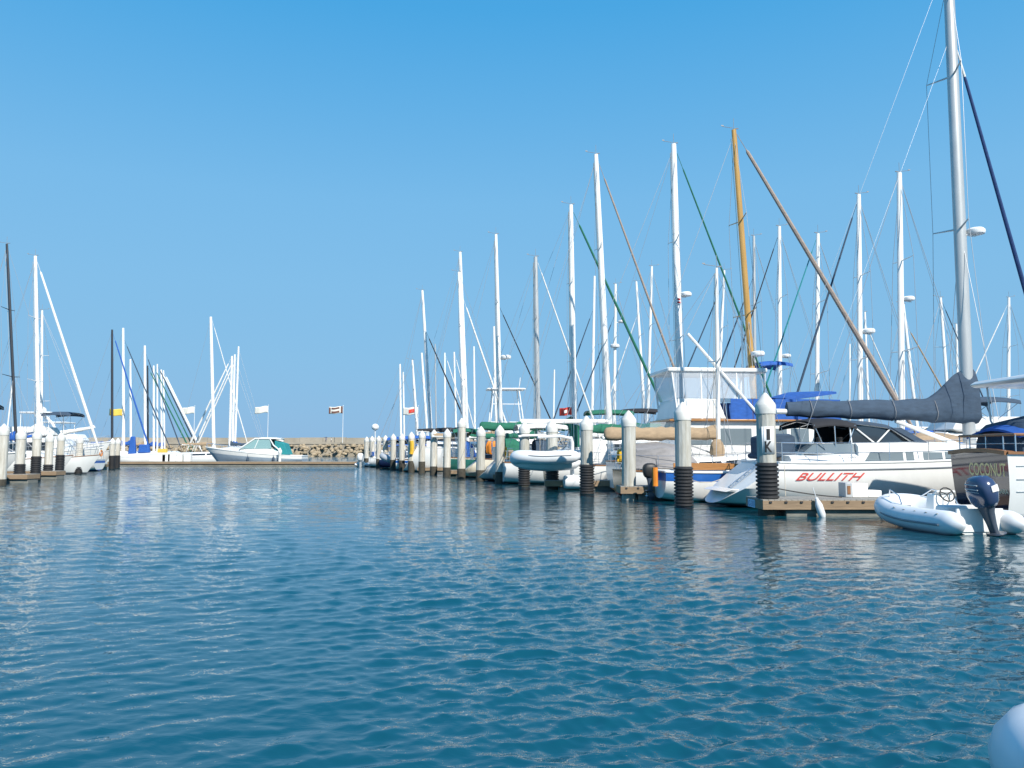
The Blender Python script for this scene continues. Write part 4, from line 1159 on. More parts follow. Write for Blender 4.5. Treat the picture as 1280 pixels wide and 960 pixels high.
px_pile(733, 'concrete pile with a ribbed sleeve between the brown transom and the bare pile', 3.24, (.0, 1.22), .2)
px_pile(690, 'concrete pile standing right behind the hanging grey dinghy', 3.24, (.1, 1.1), .2)
px_pile(655, 'concrete pile with dark ribs at the left end of the hanging grey dinghy', 3.26, (.05, 1.2), .2)
px_pile(625, 'concrete pile right of the orange life jackets', 3.2, None, .6)
px_pile(600.5, 'concrete pile left of the orange life jackets', 3.25, None, .6)
for px, H, lab in ((577, 3.9, 'tallest concrete pile among the far ones, by the green hulled boat'), (559, 3.3, 'concrete pile just left of the green hulled boat'), (542.5, 3.35, 'yellowish stained concrete pile right of the tall white stern'), (527.8, 3.35, 'concrete pile directly behind the tall white stern'),
                   (514.7, 3.35, 'concrete pile left of the tall white stern by the yellow float'), (503, 3.3, 'concrete pile by the small blue covered boat'), (492, 3.35, 'concrete pile right of the navy hulled sailboat'), (482, 3.3, 'concrete pile behind the grey inflatable on the navy boat'),
                   (474, 3.3, 'fourth concrete pile from the far end of the right row'), (465.8, 3.35, 'second concrete pile from the far end of the right row'), (458.6, 3.35, 'farthest concrete pile of the right row, next to the white outboard')):
    px_pile(px, lab, H, None, .9 if px < 530 else .6, m='concrete_pale')

# small gear on and about the near docks
fender('white cylindrical fender hanging against the near dock side', (8.37, 21.84, .19), 0, r=.10, ln=.55, tilt=-.30)
fb_ = MB(); fb_.lathe([(.05, -.66), (.27, -.60), (.31, -.5), (.31, .5), (.27, .60), (.05, .66)], n=18)
fo = fb_.build('dock_bumper', 'pvc_white'); fo.location = (2.95, 36.4, .38); fo.rotation_euler = (0, R(90), .15)
tag(fo, 'fat white roller bumper lying at the end of a dock beside the brown transom', 'bumper')
st = thing('dock_steps', (9.65, 23.2, .46), 0, 'white moulded boarding steps with a small hatch standing on the near dock', 'steps')
s1 = MB(); s1.box((.30, .0, .20), (.46, .5, .40)); s1.box((.72, .0, .10), (.40, .5, .20)); s1.build('tread', 'gelcoat_white', st, bevel=.02)
s2 = MB(); s2.box((-.02, .0, .21), (.20, .5, .42)); so2 = s2.build('power_post', 'gelcoat_grey', st, bevel=.02)
s3 = MB(); s3.box((-.02, -.256, .21), (.09, .016, .24)); s3.build('hatch', 'teak', so2)
rope('dark mooring line from the near pile along the dock edge', [(6.9, 22.2, .85), (9.2, 22.4, .50)], .016, 'rope_dark', .05)
rope('mooring line from the stern of the red lettered yacht to the near dock', [(8.3, 24.4, 1.35), (7.9, 23.2, .48)], .012, 'rope', .1)
rope('dark mooring line from the near dock to the bow of the outboard dinghy', [(9.7, 20.3, .6), (10.6, 22.1, .5)], .014, 'rope_dark', .1)
rope('mooring line hanging from the right pile with ribs to the blue trimmed boat', [(5.6, 25.9, .95), (7.6, 28.0, 1.0)], .012, 'rope', .25)
hx = thing('dock_cleat_pair', (0, 0, 0), 0, None, None) if False else None
# ------------------------------------------------------------------ right row, near to far
# small blue trimmed boat between the near yacht and the bare pile
o, h = motorboat('small white boat with a blue gunwale strip and an orange varnished coaming', (5.25, 28.75, 0), .12, L=7.2, B=1.95, f0=1.05, f2=1.3, band='strip', house=(3.2, 5.2, .45), rail=False, group=None)
b_ = MB(); b_.box((1.9, -.72, 1.22), (2.2, .05, .22)); b_.box((1.9, .72, 1.22), (2.2, .05, .22)); b_.build('coaming', 'varnish', o)
b_ = MB(); b_.loft([[(-.02 + .1 * math.cos(t), -.55 + .1 * math.sin(t) - .02, z) for t in np.linspace(0, 6.28, 8, endpoint=False)] for z in (.55, .62, 1.12, 1.2)])
ob = b_.build('orange_float', 'orange'); ob.location = (5.05, 28.75, 0); tag(ob, 'orange rescue float hung upright on the stern of the blue trimmed boat', 'float')
outboard(o, (-.1, .3, .75), s=.75, navy='black_paint')

o, h = sailboat('small white sailboat with a tan sail cover and a grey cockpit tent', (897, 500), (895, 335), 32.5, aft=4.2, J=3.2, B=2.6, f0=1.0, f2=1.3, band='red', mpx=4.5, stay=None, cover='canvas_tan', det=2, boom_len=4.7, boom_z=1.0, cover_r=.40, cover_end=.36, rise=.05, spread=1, transom='varnish')
c_ = MB(); rings = []
for x, z in ((.4, 1.55), (.6, 2.05), (1.6, 2.15), (2.6, 2.0), (3.1, 1.5)):
    rings.append([(x, -1.05, 1.1), (x, -.9, z - .25), (x, 0, z), (x, .9, z - .25), (x, 1.05, 1.1)])
c_.loft(rings); c_.build('cockpit_tent', 'canvas_grey', o, sharp=60)
c_ = MB(); rings = []
for k in range(8):
    a = k / 7; r_ = .32 * math.sin(math.pi * min(.95, .15 + a * .75)); rings.append([(4.05 + r_ * math.cos(t), -.25 + r_ * .7 * math.sin(t), 2.25 - 1.0 * a) for t in np.linspace(0, 6.28, 10, endpoint=False)])
c_.loft(rings); c_.build('bunched_sail', 'canvas_tan', o, sharp=70)

# motor sailer with a wooden mast and flybridge
def motor_sailer():
    Y = 36.2; xm = 6.6; J = 7.9
    root, ang, ztop, lean = place_on_mast(944, 500, 918, 163, Y, 1, xm)
    o = thing('motor_sailer', root, ang, 'white motor sailer with a varnished wooden mast and blue weather cloths round its flybridge', 'sailboat', SAILGROUP)
    h = Hull(xm + J, 3.8, 1.3, 2.1, sw=.8, br=1.2)
    mats, mi = BANDS['wood']; h.build(o, mats, LV, mi, 26); h.deck(o)
    dk = MB(); rings = []
    for x, w_ in ((2.6, 1.45), (8.6, 1.45), (9.5, 1.1)):
        z1 = 3.05 if x < 9 else 2.1
        rings.append([(x, -w_, 1.2), (x, -w_ * .96, z1), (x, w_ * .96, z1), (x, w_, 1.2)])
    dk.loft(rings); dko = dk.build('deckhouse', 'gelcoat_white', o)
    for sd in (-1, 1):
        for a, b in ((2.9, 4.0), (4.3, 5.8), (6.1, 7.4), (7.6, 8.4)):
            w_ = MB(); w_.hexa([(a, sd * 1.40, 2.05), (b, sd * 1.40, 2.05), (b, sd * 1.38, 2.75), (a, sd * 1.38, 2.75), (a, sd * 1.45, 2.05), (b, sd * 1.45, 2.05), (b, sd * 1.425, 2.75), (a, sd * 1.425, 2.75)]); w_.build('window', 'glass_tint', dko)
    rf = MB(); rf.box((5.55, 0, 3.10), (6.9, 3.2, .09)); rf.build('boat_deck', 'varnish', o, bevel=.02)
    fb = MB(); fb.loft([[(2.35, -1.45, 3.15), (2.35, 1.45, 3.15), (4.7, 1.45, 3.15), (4.7, -1.45, 3.15)], [(2.55, -1.4, 4.05), (2.55, 1.4, 4.05), (4.35, 1.4, 4.05), (4.35, -1.4, 4.05)]]); fb.build('flybridge', 'gelcoat_white', o, bevel=.06)
    ht = MB(); ht.box((4.35, 0, 5.30), (4.5, 2.9, .20)); hto = ht.build('hardtop', 'gelcoat_white', o, bevel=.06)
    fr = MB()
    for x in (2.3, 3.6, 5.2, 6.5):
        for sd in (-1, 1): fr.tube([(x + (.25 if x < 3 else -.1 if x > 6 else 0), sd * 1.4, 3.15), (x, sd * 1.35, 5.22)], .045, 6)
    fr.build('hardtop_frame', 'white_paint', hto)
    vn = MB()
    for sd in (-1, 1): vn.hexa([(2.5, sd * 1.39, 4.06), (6.3, sd * 1.39, 4.06), (6.3, sd * 1.36, 5.2), (2.3, sd * 1.36, 5.2), (2.5, sd * 1.40, 4.06), (6.3, sd * 1.40, 4.06), (6.3, sd * 1.37, 5.2), (2.3, sd * 1.37, 5.2)])
    vn.hexa([(2.5, -1.38, 4.06), (2.5, 1.38, 4.06), (2.25, 1.34, 5.2), (2.25, -1.34, 5.2), (2.51, -1.38, 4.06), (2.51, 1.38, 4.06), (2.26, 1.34, 5.2), (2.26, -1.34, 5.2)])
    vn.build('clear_curtain', 'vinyl_clear', o)
    cl = MB()
    for sd in (-1, 1):
        for k in range(5):
            a, b = 4.85 + k * 1.0, 5.82 + k * 1.0
            cl.hexa([(a, sd * 1.53, 3.12), (b, sd * 1.53, 3.12), (b, sd * 1.53, 4.02), (a, sd * 1.53, 4.04), (a, sd * 1.56, 3.12), (b, sd * 1.56, 3.12), (b, sd * 1.56, 4.02), (a, sd * 1.56, 4.04)])
    cl.hexa([(9.85, -1.5, 3.12), (9.85, 1.5, 3.12), (9.82, 1.5, 4.0), (9.82, -1.5, 4.0), (9.88, -1.5, 3.12), (9.88, 1.5, 3.12), (9.85, 1.5, 4.0), (9.85, -1.5, 4.0)])
    cl.build('weather_cloth', 'canvas_blue', o)
    tp = MB(); tp.loft([[(7.2, y, 4.0 + .18 * math.cos(y)), (8.2, y, 4.25 + .2 * math.cos(y)), (9.8, y, 4.35 + .15 * math.cos(y)), (9.8, y, 4.30), (7.2, y, 3.95)] for y in np.linspace(-1.3, 1.3, 7)]); tp.build('folded_awning', 'canvas_blue', o, sharp=60)
    zb = 3.1
    at = rig(o, h, xm, zb, Vector((xm + lean * (ztop - zb), 0, ztop)), 7.6 * Y / F / 2 / 1.25, 'mast_wood', J, 'canvas_brown', .108, .985, None, False, det=2, spread=2, radar=None)
    radar_dome(o, (xm + .05, -.3, P(940, 446, Y).z), .62, .0)
    pl = MB(); pl.tube([(xm - .75, -.5, 3.15), (xm - .75, -.5, P(931, 390, Y).z)], .05, 8); pl.build('antenna_mast', 'alu_white', o)
    sp = MB(); sp.tube([(3.1, -1.2, 6.9), (6.1, -1.6, 3.3)], .07, 8); sp.build('boat_crane', 'alu_white', o)
    lifelines(o, h)
    tent = MB(); tent.loft([[(1.2, -1.35, 1.3), (1.2, 1.35, 1.3), (2.55, 1.35, 1.3), (2.55, -1.35, 1.3)], [(1.35, -1.25, 3.0), (1.35, 1.25, 3.0), (2.55, 1.3, 3.05), (2.55, -1.3, 3.05)]]); tent.build('cockpit_curtain', 'vinyl_clear', o)
motor_sailer()

o, h = sailboat('tall white sailboat with a dark green furled headsail and brown wooden transom', (851, 465), (843, 180), 40.2, aft=6.9, J=5.8, B=3.4, f0=1.1, f2=1.5, band='skyb', mpx=8, stay='canvas_green', spx=2.6, cover='canvas_green', det=2, boom_len=4.9, radar=[(.50, .6, .42)], transom='varnish', hood='canvas_white', boom_z=1.3, cover_r=.45, cover_end=.3)
b_ = MB()
for sd in (-1, 1):
    b_.tube([(.25, sd * .7, 1.1), (.2, sd * .7, 2.3), (-.1, sd * .7, 2.55), (-1.3, sd * .7, 2.5)], .06, 8)
b_.build('davit', 'white_paint', o)
bpy.context.view_layer.update(); sp_ = o.matrix_world.inverted() @ P(848.5, 376, 40.0)
b_ = MB(); b_.box((sp_.x, sp_.y, sp_.z), (.22, .03, .30)); sgn = b_.build('mast_sign', 'white_paint', o)
b_ = MB(); b_.box((sp_.x, sp_.y - .02, sp_.z + .08), (.16, .012, .09)); b_.build('sign_mark', 'red_paint', sgn)
b_ = MB(); b_.box((sp_.x, sp_.y - .02, sp_.z - .08), (.16, .012, .09)); b_.build('sign_mark', 'red_paint', sgn)
o, h = sailboat('white sailboat with tall mast, taupe furled headsail and a bare white boom', (763, 510), (747, 193), 44.3, aft=6.0, J=5.4, B=3.3, f0=1.15, f2=1.5, band='plain', mpx=6.5, stay='canvas_brown', spx=3, cover=None, det=2, boom_len=4.9, boom_z=1.95, hood='canvas_navy', bim='canvas_white')
text_on('hull_mark', 'C7', .3, 'black_paint', lambda u, v: Vector((h.pt(0, .8, 1).x - .012, -.45 - u, .78 + v)), o, width=.36, height=.26)
o, h = sailboat('white scoop sterned sailboat with green boom cover and long green furled headsail', (718, 515), (714, 256), 48.6, aft=6.0, J=6.9, B=3.5, f0=1.3, f2=1.5, band='plain', mpx=6, stay='canvas_green', spx=3.4, cover='canvas_green', det=2, boom_len=5.8, sr=1.3, zk0=.12, hood='canvas_green', cover_r=.50, cover_end=.34, boom_z=1.55)
b_ = MB(); b_.lathe([(.01, 0), (.26, 0), (.26, .03), (.01, .03)], n=18); pv = b_.build('oval_port', 'glass_dark', o); pv.location = (h.pt(0, .62, 1).x - .02, -.5, .62); pv.rotation_euler = (0, -R(60), 0)
b_ = MB(); b_.tube([(6.0, 0, 2.0), (6.0, 0, 3.35)], .32, 10); b_.build('mast_collar', 'canvas_green', o)
o, h = sailboat('sailboat with a plain grey mast, beside the orange life jackets', (673, 520), (670, 321), 54, aft=5.5, J=4.6, B=3.3, f0=1.25, f2=1.4, band='cream', mpx=5.5, mastm='alu_grey', stay='canvas_white', spx=2, cover='canvas_green', det=2, sr=1.5, zk0=.1, boom_len=4.6, hood='canvas_navy')
b_ = MB()
for dx, dy in ((0, 0), (.35, .1), (.15, -.15)):
    b_.loft([[(dx + r_ * math.cos(t), dy + r_ * .6 * math.sin(t), z) for t in np.linspace(0, 6.28, 9, endpoint=False)] for z, r_ in ((0, .12), (.15, .2), (.6, .22), (.8, .12), (.86, .05))])
lj = b_.build('life_jackets_bundle', 'orange'); lj.location = (-1.5, 52.3, 1.55); tag(lj, 'bundle of orange life jackets hung on a stern rail between two piles', 'life jackets')
o, h = sailboat('green hulled sailboat with a white radar on its mast', (627, 520), (621, 293), 59, aft=4.3, J=4.8, B=3.3, f0=1.3, f2=1.5, band='green', mpx=4.3, stay='canvas_black', spx=1.6, cover='canvas_tan', det=2, hf=.66, radar=[(.42, .8, .5)], boom_len=5.0, boom_z=1.3, hood='canvas_blue', bim='canvas_green')

def sport_fisher():
    Y = 63.4
    o, h = motorboat('white sport fishing boat with a tall tubular tower platform', (-4.6, 63, 0), .1, L=9.5, B=3.4, f0=1.2, f2=2.0, house=(3.2, 6.6, 1.5), fly=True, group=None, cat='fishing boat')
    zt = P(630, 487, Y).z; tb = MB()
    for sx, x in ((-1, 2.7), (1, 5.6)):
        for sd in (-1, 1): tb.tube([(x, sd * 1.2, 2.6), (4.1 + sx * 1.0, sd * .75, zt)], .05, 6)
    tb.tube([(2.6, -.9, zt), (5.6, -.9, zt), (5.6, .9, zt), (2.6, .9, zt), (2.6, -.9, zt)], .05, 6)
    tb.tube([(3.2, -.8, zt), (3.1, -.8, zt + .9)], .03, 5); tb.tube([(5.1, -.8, zt), (5.2, -.8, zt + .9)], .03, 5)
    for k in (.35, .7): tb.tube([(lerp(2.7, 3.1, k), lerp(-1.2, -.75, k), lerp(2.6, zt, k)), (lerp(5.6, 5.1, k), lerp(-1.2, -.75, k), lerp(2.6, zt, k))], .035, 5)
    to = tb.build('tower', 'white_paint', o)
    pt = MB(); pt.box((4.1, 0, zt + .04), (2.9, 1.7, .07)); pt.build('tower_platform', 'gelcoat_white', to, bevel=.02)
sport_fisher()

o, h = sailboat('white sailboat with a high bluish stern wall and dark grey boom cover, second tall mast of a close pair', (581, 540), (574, 340), 68, aft=4.4, J=4.6, B=3.6, f0=1.9, f2=1.9, sag=0 if False else None, band='plain') if False else sailboat('white sailboat with a high plain stern, left mast of the close tall pair', (581, 540), (574, 340), 68, aft=5.2, J=4.6, B=3.4, f0=2.1, f2=2.0, band='plain', mpx=3.8, stay=None, cover='canvas_black', det=1, sr=1.2, boom_len=4)
b_ = MB(); b_.tube([(0, 0, 0), (.05, 0, .3), (.05, 0, .8), (0, 0, 1.1)], .17, 8); yf = b_.build('horseshoe_buoy', 'yellow'); yf.location = (-8.35, 66.3, 1.5); tag(yf, 'yellow horseshoe buoy hanging at the tall white stern far along the right row', 'buoy')
sailboat('sailboat with white furled headsail, right and taller mast of the close tall pair', (585, 520), (577, 315), 72.4, aft=6.4, J=4.4, B=3.2, band='blue', mpx=4.2, stay='canvas_white', spx=2.4, cover='canvas_black', hf=.76, boom_len=4.6, bim='canvas_blue', det=2)
sailboat('navy hulled sailboat with a dark furled headsail', (541, 520), (531, 363), 79, aft=5.1, J=4.6, band='navy', mpx=3.6, stay='canvas_black', spx=1.7, hf=.74, cover='canvas_black', boom_len=4, bim='canvas_blue', hood='canvas_navy')
o, h = sailboat('white sailboat with a white satellite dome on a stern pole, last of the right row', (524, 520), (519, 450), 86.5, aft=5.2, J=4.0, B=3.2, mpx=2.6, stay=None, cover='canvas_navy', boom_len=4.4)
b_ = MB(); zz = P(468, 534, 86.5).z; b_.tube([(.5, 0, 1), (.5, 0, zz - .3)], .06, 6); b_.ball((.5, 0, zz), .40, 10, sz=.9); b_.build('satellite_dome', 'white_paint', o)
sailboat('sailboat with the leftmost thin white mast of the right group', (502, 525), (501, 455), 97, aft=4.6, J=3.5, mpx=2.4, stay=None, cover='canvas_blue', det=0)

# ------------------------------------------------------------------ second and further rows on the right (mostly masts over the front row)
G2 = SAILGROUP
back = [
 # label, base, top, Y, face, aft, J, mpx, mast, stay, spx, cover, hf, radar
 ('sailboat with the second thin white mast from the left of the right group', (506, 525), (505, 465), 158, 1, 5, 4, 2, 'alu_white', None, 1, 'canvas_blue', .97, None),
 ('sailboat with a thin mast hard left of the dark diagonal headsail', (536, 520), (530.5, 441), 124, 1, 5, 4, 2.8, 'alu_white', None, 1, 'canvas_blue', .97, None),
 ('sailboat with a hair thin grey mast beside the dark diagonal headsail', (546, 510), (545, 430), 117, -1, 5, 4, 1.5, 'alu_grey', None, 1, 'canvas_blue', .97, None),
 ('sailboat with a thin mast midway between the dark diagonal headsail and the close tall pair', (557, 520), (556.5, 441), 130, 1, 5, 5, 2.3, 'alu_white', 'canvas_white', 1.4, 'canvas_blue', .97, None),
 ('sailboat with a thin white mast directly left of the close tall pair', (571, 520), (569, 440), 137, 1, 5, 4, 2.3, 'alu_white', 'canvas_white', 1.3, 'canvas_blue', .97, None),
 ('sailboat with a thin white mast directly right of the close tall pair', (594, 520), (593, 433), 109, 1, 5, 6, 2.3, 'alu_white', None, 1, 'canvas_blue', .97, None),
 ('sailboat with a white mast standing just left of the radar mast above the tower', (621, 520), (618.5, 408), 102, 1, 5, 4, 3, 'alu_white', None, 1, 'canvas_green', .97, None),
 ('sailboat with a slender mast tilted a little right between two tall masts', (739, 520), (742, 345), 79.5, -1, 5, 5, 3.2, 'alu_white', 'canvas_navy', 1.6, 'canvas_blue', .80, None),
 ('sailboat with two white radar domes on its slender mast', (767, 520), (768.5, 355), 74.2, -1, 5, 5, 3.6, 'alu_white', 'canvas_navy', 1.6, 'canvas_blue', .80, [(.62, .9, .0), (.77, .6, -.6)]),
 ('sailboat with a mast leaning left behind the taupe furled headsail', (808, 520), (797.5, 352), 69, -1, 5, 5, 3.2, 'alu_white', 'canvas_white', 1.3, 'canvas_blue', .80, None),
 ('sailboat with a mast leaning right beside the taupe furled headsail', (808, 522), (813, 333), 64.8, -1, 5, 4, 3.2, 'alu_white', None, 1.3, 'canvas_blue', .97, None),
 ('sailboat with a white mast and navy furled headsail half behind the white hard top', (893, 470), (899, 338), 60.7, -1, 5, 5, 3.2, 'alu_white', 'canvas_navy', 1.8, 'canvas_blue', .92, None),
 ('sailboat with a grey mast close behind the wooden mast', (941, 440), (940, 295), 56.6, -1, 5, 5, 4, 'alu_grey', 'canvas_navy', 2.0, 'canvas_blue', .80, None),
 ('sailboat with a speckled white mast and small radar, right of the wooden mast', (974, 520), (973, 283), 52.3, -1, 5, 5, 5, 'alu_white', 'canvas_black', 1.7, 'canvas_blue', .95, [(.42, .6, -.45)]),
 ('sailboat with a teal furled headsail right of the wooden mast', (1019, 500), (1020, 292), 47.8, -1, 5, 4.6, 5.2, 'alu_white', 'canvas_teal', 2.0, 'canvas_bright_blue', .97, None),
 ('sailboat with a dark blue furled headsail slanting down to the left', (1073.5, 500), (1071.5, 243), 44.6, -1, 5, 4.8, 6.2, 'alu_white', 'canvas_navy', 2.8, 'canvas_blue', .96, [(.46, .75, -.5)]),
 ('sailboat with a thickest white mast with a radar, above the navy boom cover', (1125, 495), (1122, 216), 40.6, -1, 5, 4.8, 7.4, 'alu_white', None, 1, 'canvas_blue', .97, [(.54, .62, -.42)]),
 ('sailboat with a thin mast between the two thick white masts', (1085, 500), (1081, 390), 72, 1, 5, 5, 2.8, 'alu_white', 'canvas_white', 1.6, 'canvas_blue', .9, None),
 ('sailboat with a very thin short mast left of the thick masts', (1060, 500), (1060, 430), 89, 1, 5, 4, 2.3, 'alu_white', None, 1, 'canvas_blue', .97, None),
 ('sailboat with a left leaning mast and tan furled headsail beside the thickest mast', (1147, 495), (1134, 380), 66.5, 1, 5, 5.2, 3.8, 'alu_white', 'canvas_tan', 2.0, 'canvas_blue', .85, None),
 ('sailboat with a left leaning mast and dark furled headsail behind the navy boom cover hump', (1186, 480), (1178, 372), 62.5, 1, 5, 4.6, 3.8, 'alu_white', 'canvas_navy', 1.5, 'canvas_blue', .97, None),
 ('sailboat with a thin mast close left of the big grey mast', (1194.5, 470), (1193, 405), 77, -1, 5, 5, 3, 'alu_white', None, 1, 'canvas_blue', .97, None),
 ('sailboat with a white mast and pale headsail slanting left at the right edge', (1258, 520), (1258.5, 372), 70.5, -1, 5, 6.5, 4, 'alu_white', 'canvas_white', 1.6, 'canvas_blue', .95, None),
 ('sailboat with the thin bare mast right of the plain grey mast', (691, 520), (692, 462), 143, 1, 5, 4, 2, 'alu_white', None, 1, 'canvas_blue', .97, None),
]
for lab, bs, tp, Y, fc, aft, J, mp, mm, stay, sp, cov, hf, rd in back:
    d_ = 1 if Y < 78 else 0
    sailboat(lab, bs, tp, Y, fc, aft, J, mpx=mp, mastm=mm, stay=stay, spx=sp, cover=cov, hf=hf, det=d_, radar=rd, hood=random.choice(['canvas_blue', 'canvas_navy', 'canvas_tan', None]) if Y < 80 else None, band=random.choice(['plain', 'blue', 'skyb', 'red', 'plain']), boom_len=4.2, bim=random.choice(['canvas_blue', 'canvas_navy', None, 'canvas_white', 'canvas_tan']) if Y < 110 else None)

# power boats and covered boats in the rows behind
motorboat('white flybridge cruiser with a small curved blue bimini raised high', (20.3, 49.0, 0), math.pi + .1, L=9.5, B=3.3, f0=1.2, f2=1.9, house=(2.6, 6.2, 1.6), fly=True, top=('canvas_blue', 3.6, 5.6, 7.1), group=None)
motorboat('white cruiser with a green canopy behind the green sail covers', (10.5, 57.5, 0), math.pi + .1, L=9, B=3.2, f0=1.2, f2=1.8, house=(2.4, 5.8, 1.5), fly=True, top=('canvas_green', 2.0, 5.2, 4.6), group=None)
motorboat('white motor yacht with a black tubular arch seen between two piles', (13.6, 61.5, 0), math.pi + .1, L=10, B=3.2, f0=1.3, f2=1.9, house=(2.4, 6.4, 1.5), fly=True, top=('canvas_black', 2.2, 5.2, 4.9), group=None)
def covered(label, X, Y, ang, m, L=8, hgt=1.0, side='plain'):
    o = thing('covered_boat', (X, Y, 0), ang, label, 'boat', None)
    h = Hull(L, 2.9, 1.15, 1.6, sw=.85, br=1.0); mats, mi = BANDS[side]; h.build(o, mats, LV, mi, 18); h.deck(o, rail='gelcoat_white')
    mb = MB(); rings = []
    for k in range(12):
        t = .03 + .90 * k / 11; z0 = h.zs(t) - .12; w_ = h.hb(t) * 1.02; hh = hgt * math.sin(math.pi * min(1, .18 + .8 * k / 11)) ** .7
        rings.append([(L * t, -w_, z0), (L * t, -w_ * .9, z0 + hh * .45), (L * t, -w_ * .4, z0 + hh * (.85 + .05 * (k % 2))), (L * t, 0, z0 + hh), (L * t, w_ * .4, z0 + hh * .85), (L * t, w_ * .9, z0 + hh * .45), (L * t, w_, z0)])
    mb.loft(rings); mb.build('boat_cover', m, o, sharp=70)
covered('boat under a humped tan cover behind the navy boom', 22.5, 37.5, math.pi + .1, 'canvas_tan', 7.2, 1.6)
covered('boat under a bright blue cover right of the tan covered boat', 23.2, 34.2, math.pi + .1, 'canvas_bright_blue', 8.4, 1.1, 'blue')
covered('boat under a blue cover near the right edge', 26.0, 31.0, math.pi + .1, 'canvas_blue', 7.6, 1.0)
motorboat('white cruiser with a navy canopy glimpsed above the wooden hand rail', (27.2, 40.9, 0), math.pi + .1, L=9, B=3.2, f0=1.2, f2=1.8, house=(2.4, 5.8, 1.5), fly=True, top=('canvas_navy', 2.0, 5.0, 4.4), group=None)
motorboat('small white cabin boat with a pale grey top far behind the green covers', (6.5, 83, 0), math.pi + .1, L=8, B=3, house=(2.2, 5.4, 1.5), hardtop=(1.2, 4.2, 3.6), group=None)

# ------------------------------------------------------------------ left row
px_l = [(5, 41.2, 3.18, None, 'nearest concrete pile at the left edge of the photo'), (28, 44.5, 3.02, (.5, 1.05), 'second concrete pile from the left edge, short ribbed sleeve'), (48, 48.2, 3.07, (0, 1.45), 'third pile from the left edge, with a tall black sleeve and a cream band'),
        (63, 51.3, 2.95, (.4, .9), 'fourth pile from the left edge on a wooden dock'), (77.6, 54.7, 3.05, (.05, 1.5), 'fifth pile from the left edge, dark sleeve beside a white bow'), (101, 61.3, 2.95, (-.1, .9), 'sixth pile of the left row between two white bows'),
        (142.3, 77.5, 3.0, (-.1, 1.3), 'left pile of the pair at the far end of the left row'), (148.5, 81.0, 3.05, (-.1, 1.3), 'right pile of the pair at the far end of the left row')]
for px, Y, H, sl2, lab in px_l: pile(lab, (px - 640) / F * Y, Y, H, .25, sl2, .3, m='concrete_pale')
dock('tan finger dock at the left edge carrying the second pile', -36.5, -26.6, 44.0, 45.2, ztop=.5, bolts=False)
dock('tan finger dock carrying the fourth pile of the left row', -39, -28.9, 50.8, 51.9, ztop=.5, bolts=False)
dock('dark finger dock at the far end of the left row', -47, -38.6, 75.6, 76.6, ztop=.5, bolts=False)
hd_ = 0.06
def leftm(label, bowpx, Y, **kw):
    L = kw.get('L', 9); X = (bowpx - 640) / F * Y - L * math.cos(hd_)
    return motorboat(label, (X, Y - L * math.sin(hd_), 0), hd_, **kw)
leftm('white cabin cruiser at the far end of the left row behind the pile pair', 146, 78.2, L=9, B=3.2, f0=1.2, f2=1.8, house=(2.6, 6.2, 1.4), fly=True, hardtop=(2.4, 4.6, 4.5), group=None)
leftm('white cruiser with a navy framed canopy at the left edge', 30, 47.3, L=9, B=3.2, f0=1.2, f2=1.7, house=(2.5, 6, 1.4), fly=True, top=('canvas_navy', 3.2, 7.2, 4.55), group=None)
leftm('white flybridge cruiser with a white hard top and a small navy canopy, left row', 130, 65.6, L=11, B=3.4, f0=1.3, f2=2.0, house=(3.4, 7.4, 1.6), fly=True, top=('canvas_navy', 6.6, 8.9, 4.85), hardtop=(4.9, 7.3, 4.85), group=None)
o, h = leftm('big white power boat with high pointed bow and a slanted white radar arch, left row', 140, 73.6, L=11, B=3.8, f0=1.5, f2=2.6, house=(2.5, 7.0, 1.3), group=None)
b_ = MB()
for sd in (-1, 1): b_.tube([(6.2, sd * 1.2, 2.4), (5.2, sd * 1.0, 4.3), (4.6, sd * .8, 5.0)], .13, 8)
b_.tube([(4.6, -.8, 5.0), (4.6, .8, 5.0)], .12, 8); b_.ball((4.7, 0, 5.4), .42, 10); b_.build('radar_arch', 'gelcoat_white', o)

sailboat('sailboat with a very dark carbon mast at the left edge', (24, 505), (14.5, 305), 56.8, 1, 5.2, 3.9, mpx=3.4, mastm='mast_dark', stay=None, cover='canvas_blue', det=2, band='plain', th=hd_, boom_len=4.5, hood='canvas_blue', bim='canvas_blue')
o, h = sailboat('white sailboat with a tall white mast and white headsail near the left edge', (51, 515), (47.5, 320), 61.4, 1, 5.2, 4.6, mpx=4.6, stay='sailcloth', spx=3.2, cover='sailcloth', det=2, band='plain', th=hd_, boom_len=4.4, boom_z=1.9, boom_slope=-.16, cover_r=.42, rise=.35, hood='canvas_blue', bim='canvas_white')
b_ = MB(); b_.loft([[(5.0 - k * .42, y, 3.05 - .07 * k - (.12 if abs(y) > .1 else 0) + .03 * (k % 2)) for y in (-.3, -.1, .1, .3)] + [(5.0 - k * .42, y, 2.88 - .07 * k) for y in (.3, -.3)] for k in range(10)]); b_.build('sail_tie_cover', 'canvas_blue', o, sharp=60)
sailboat('sailboat with the shorter mast tucked against the tall white one at left', (53.5, 520), (54.5, 388), 69.8, -1, 5, 4.3, mpx=3, stay=None, cover='sailcloth', det=1, band='blue', th=hd_, boom_len=4.4, boom_z=1.5, boom_slope=.22, cover_r=.4)
sailboat('sailboat with a faint thin mast leaning left at the left edge', (9, 505), (13.5, 465), 92, -1, 5, 4, mpx=1.6, stay=None, cover=None, det=0, th=hd_)
covered('white boat with a bright blue cover behind the third pile', -43.5, 49.9 + 2.6, hd_, 'canvas_blue', 8.5, .9)

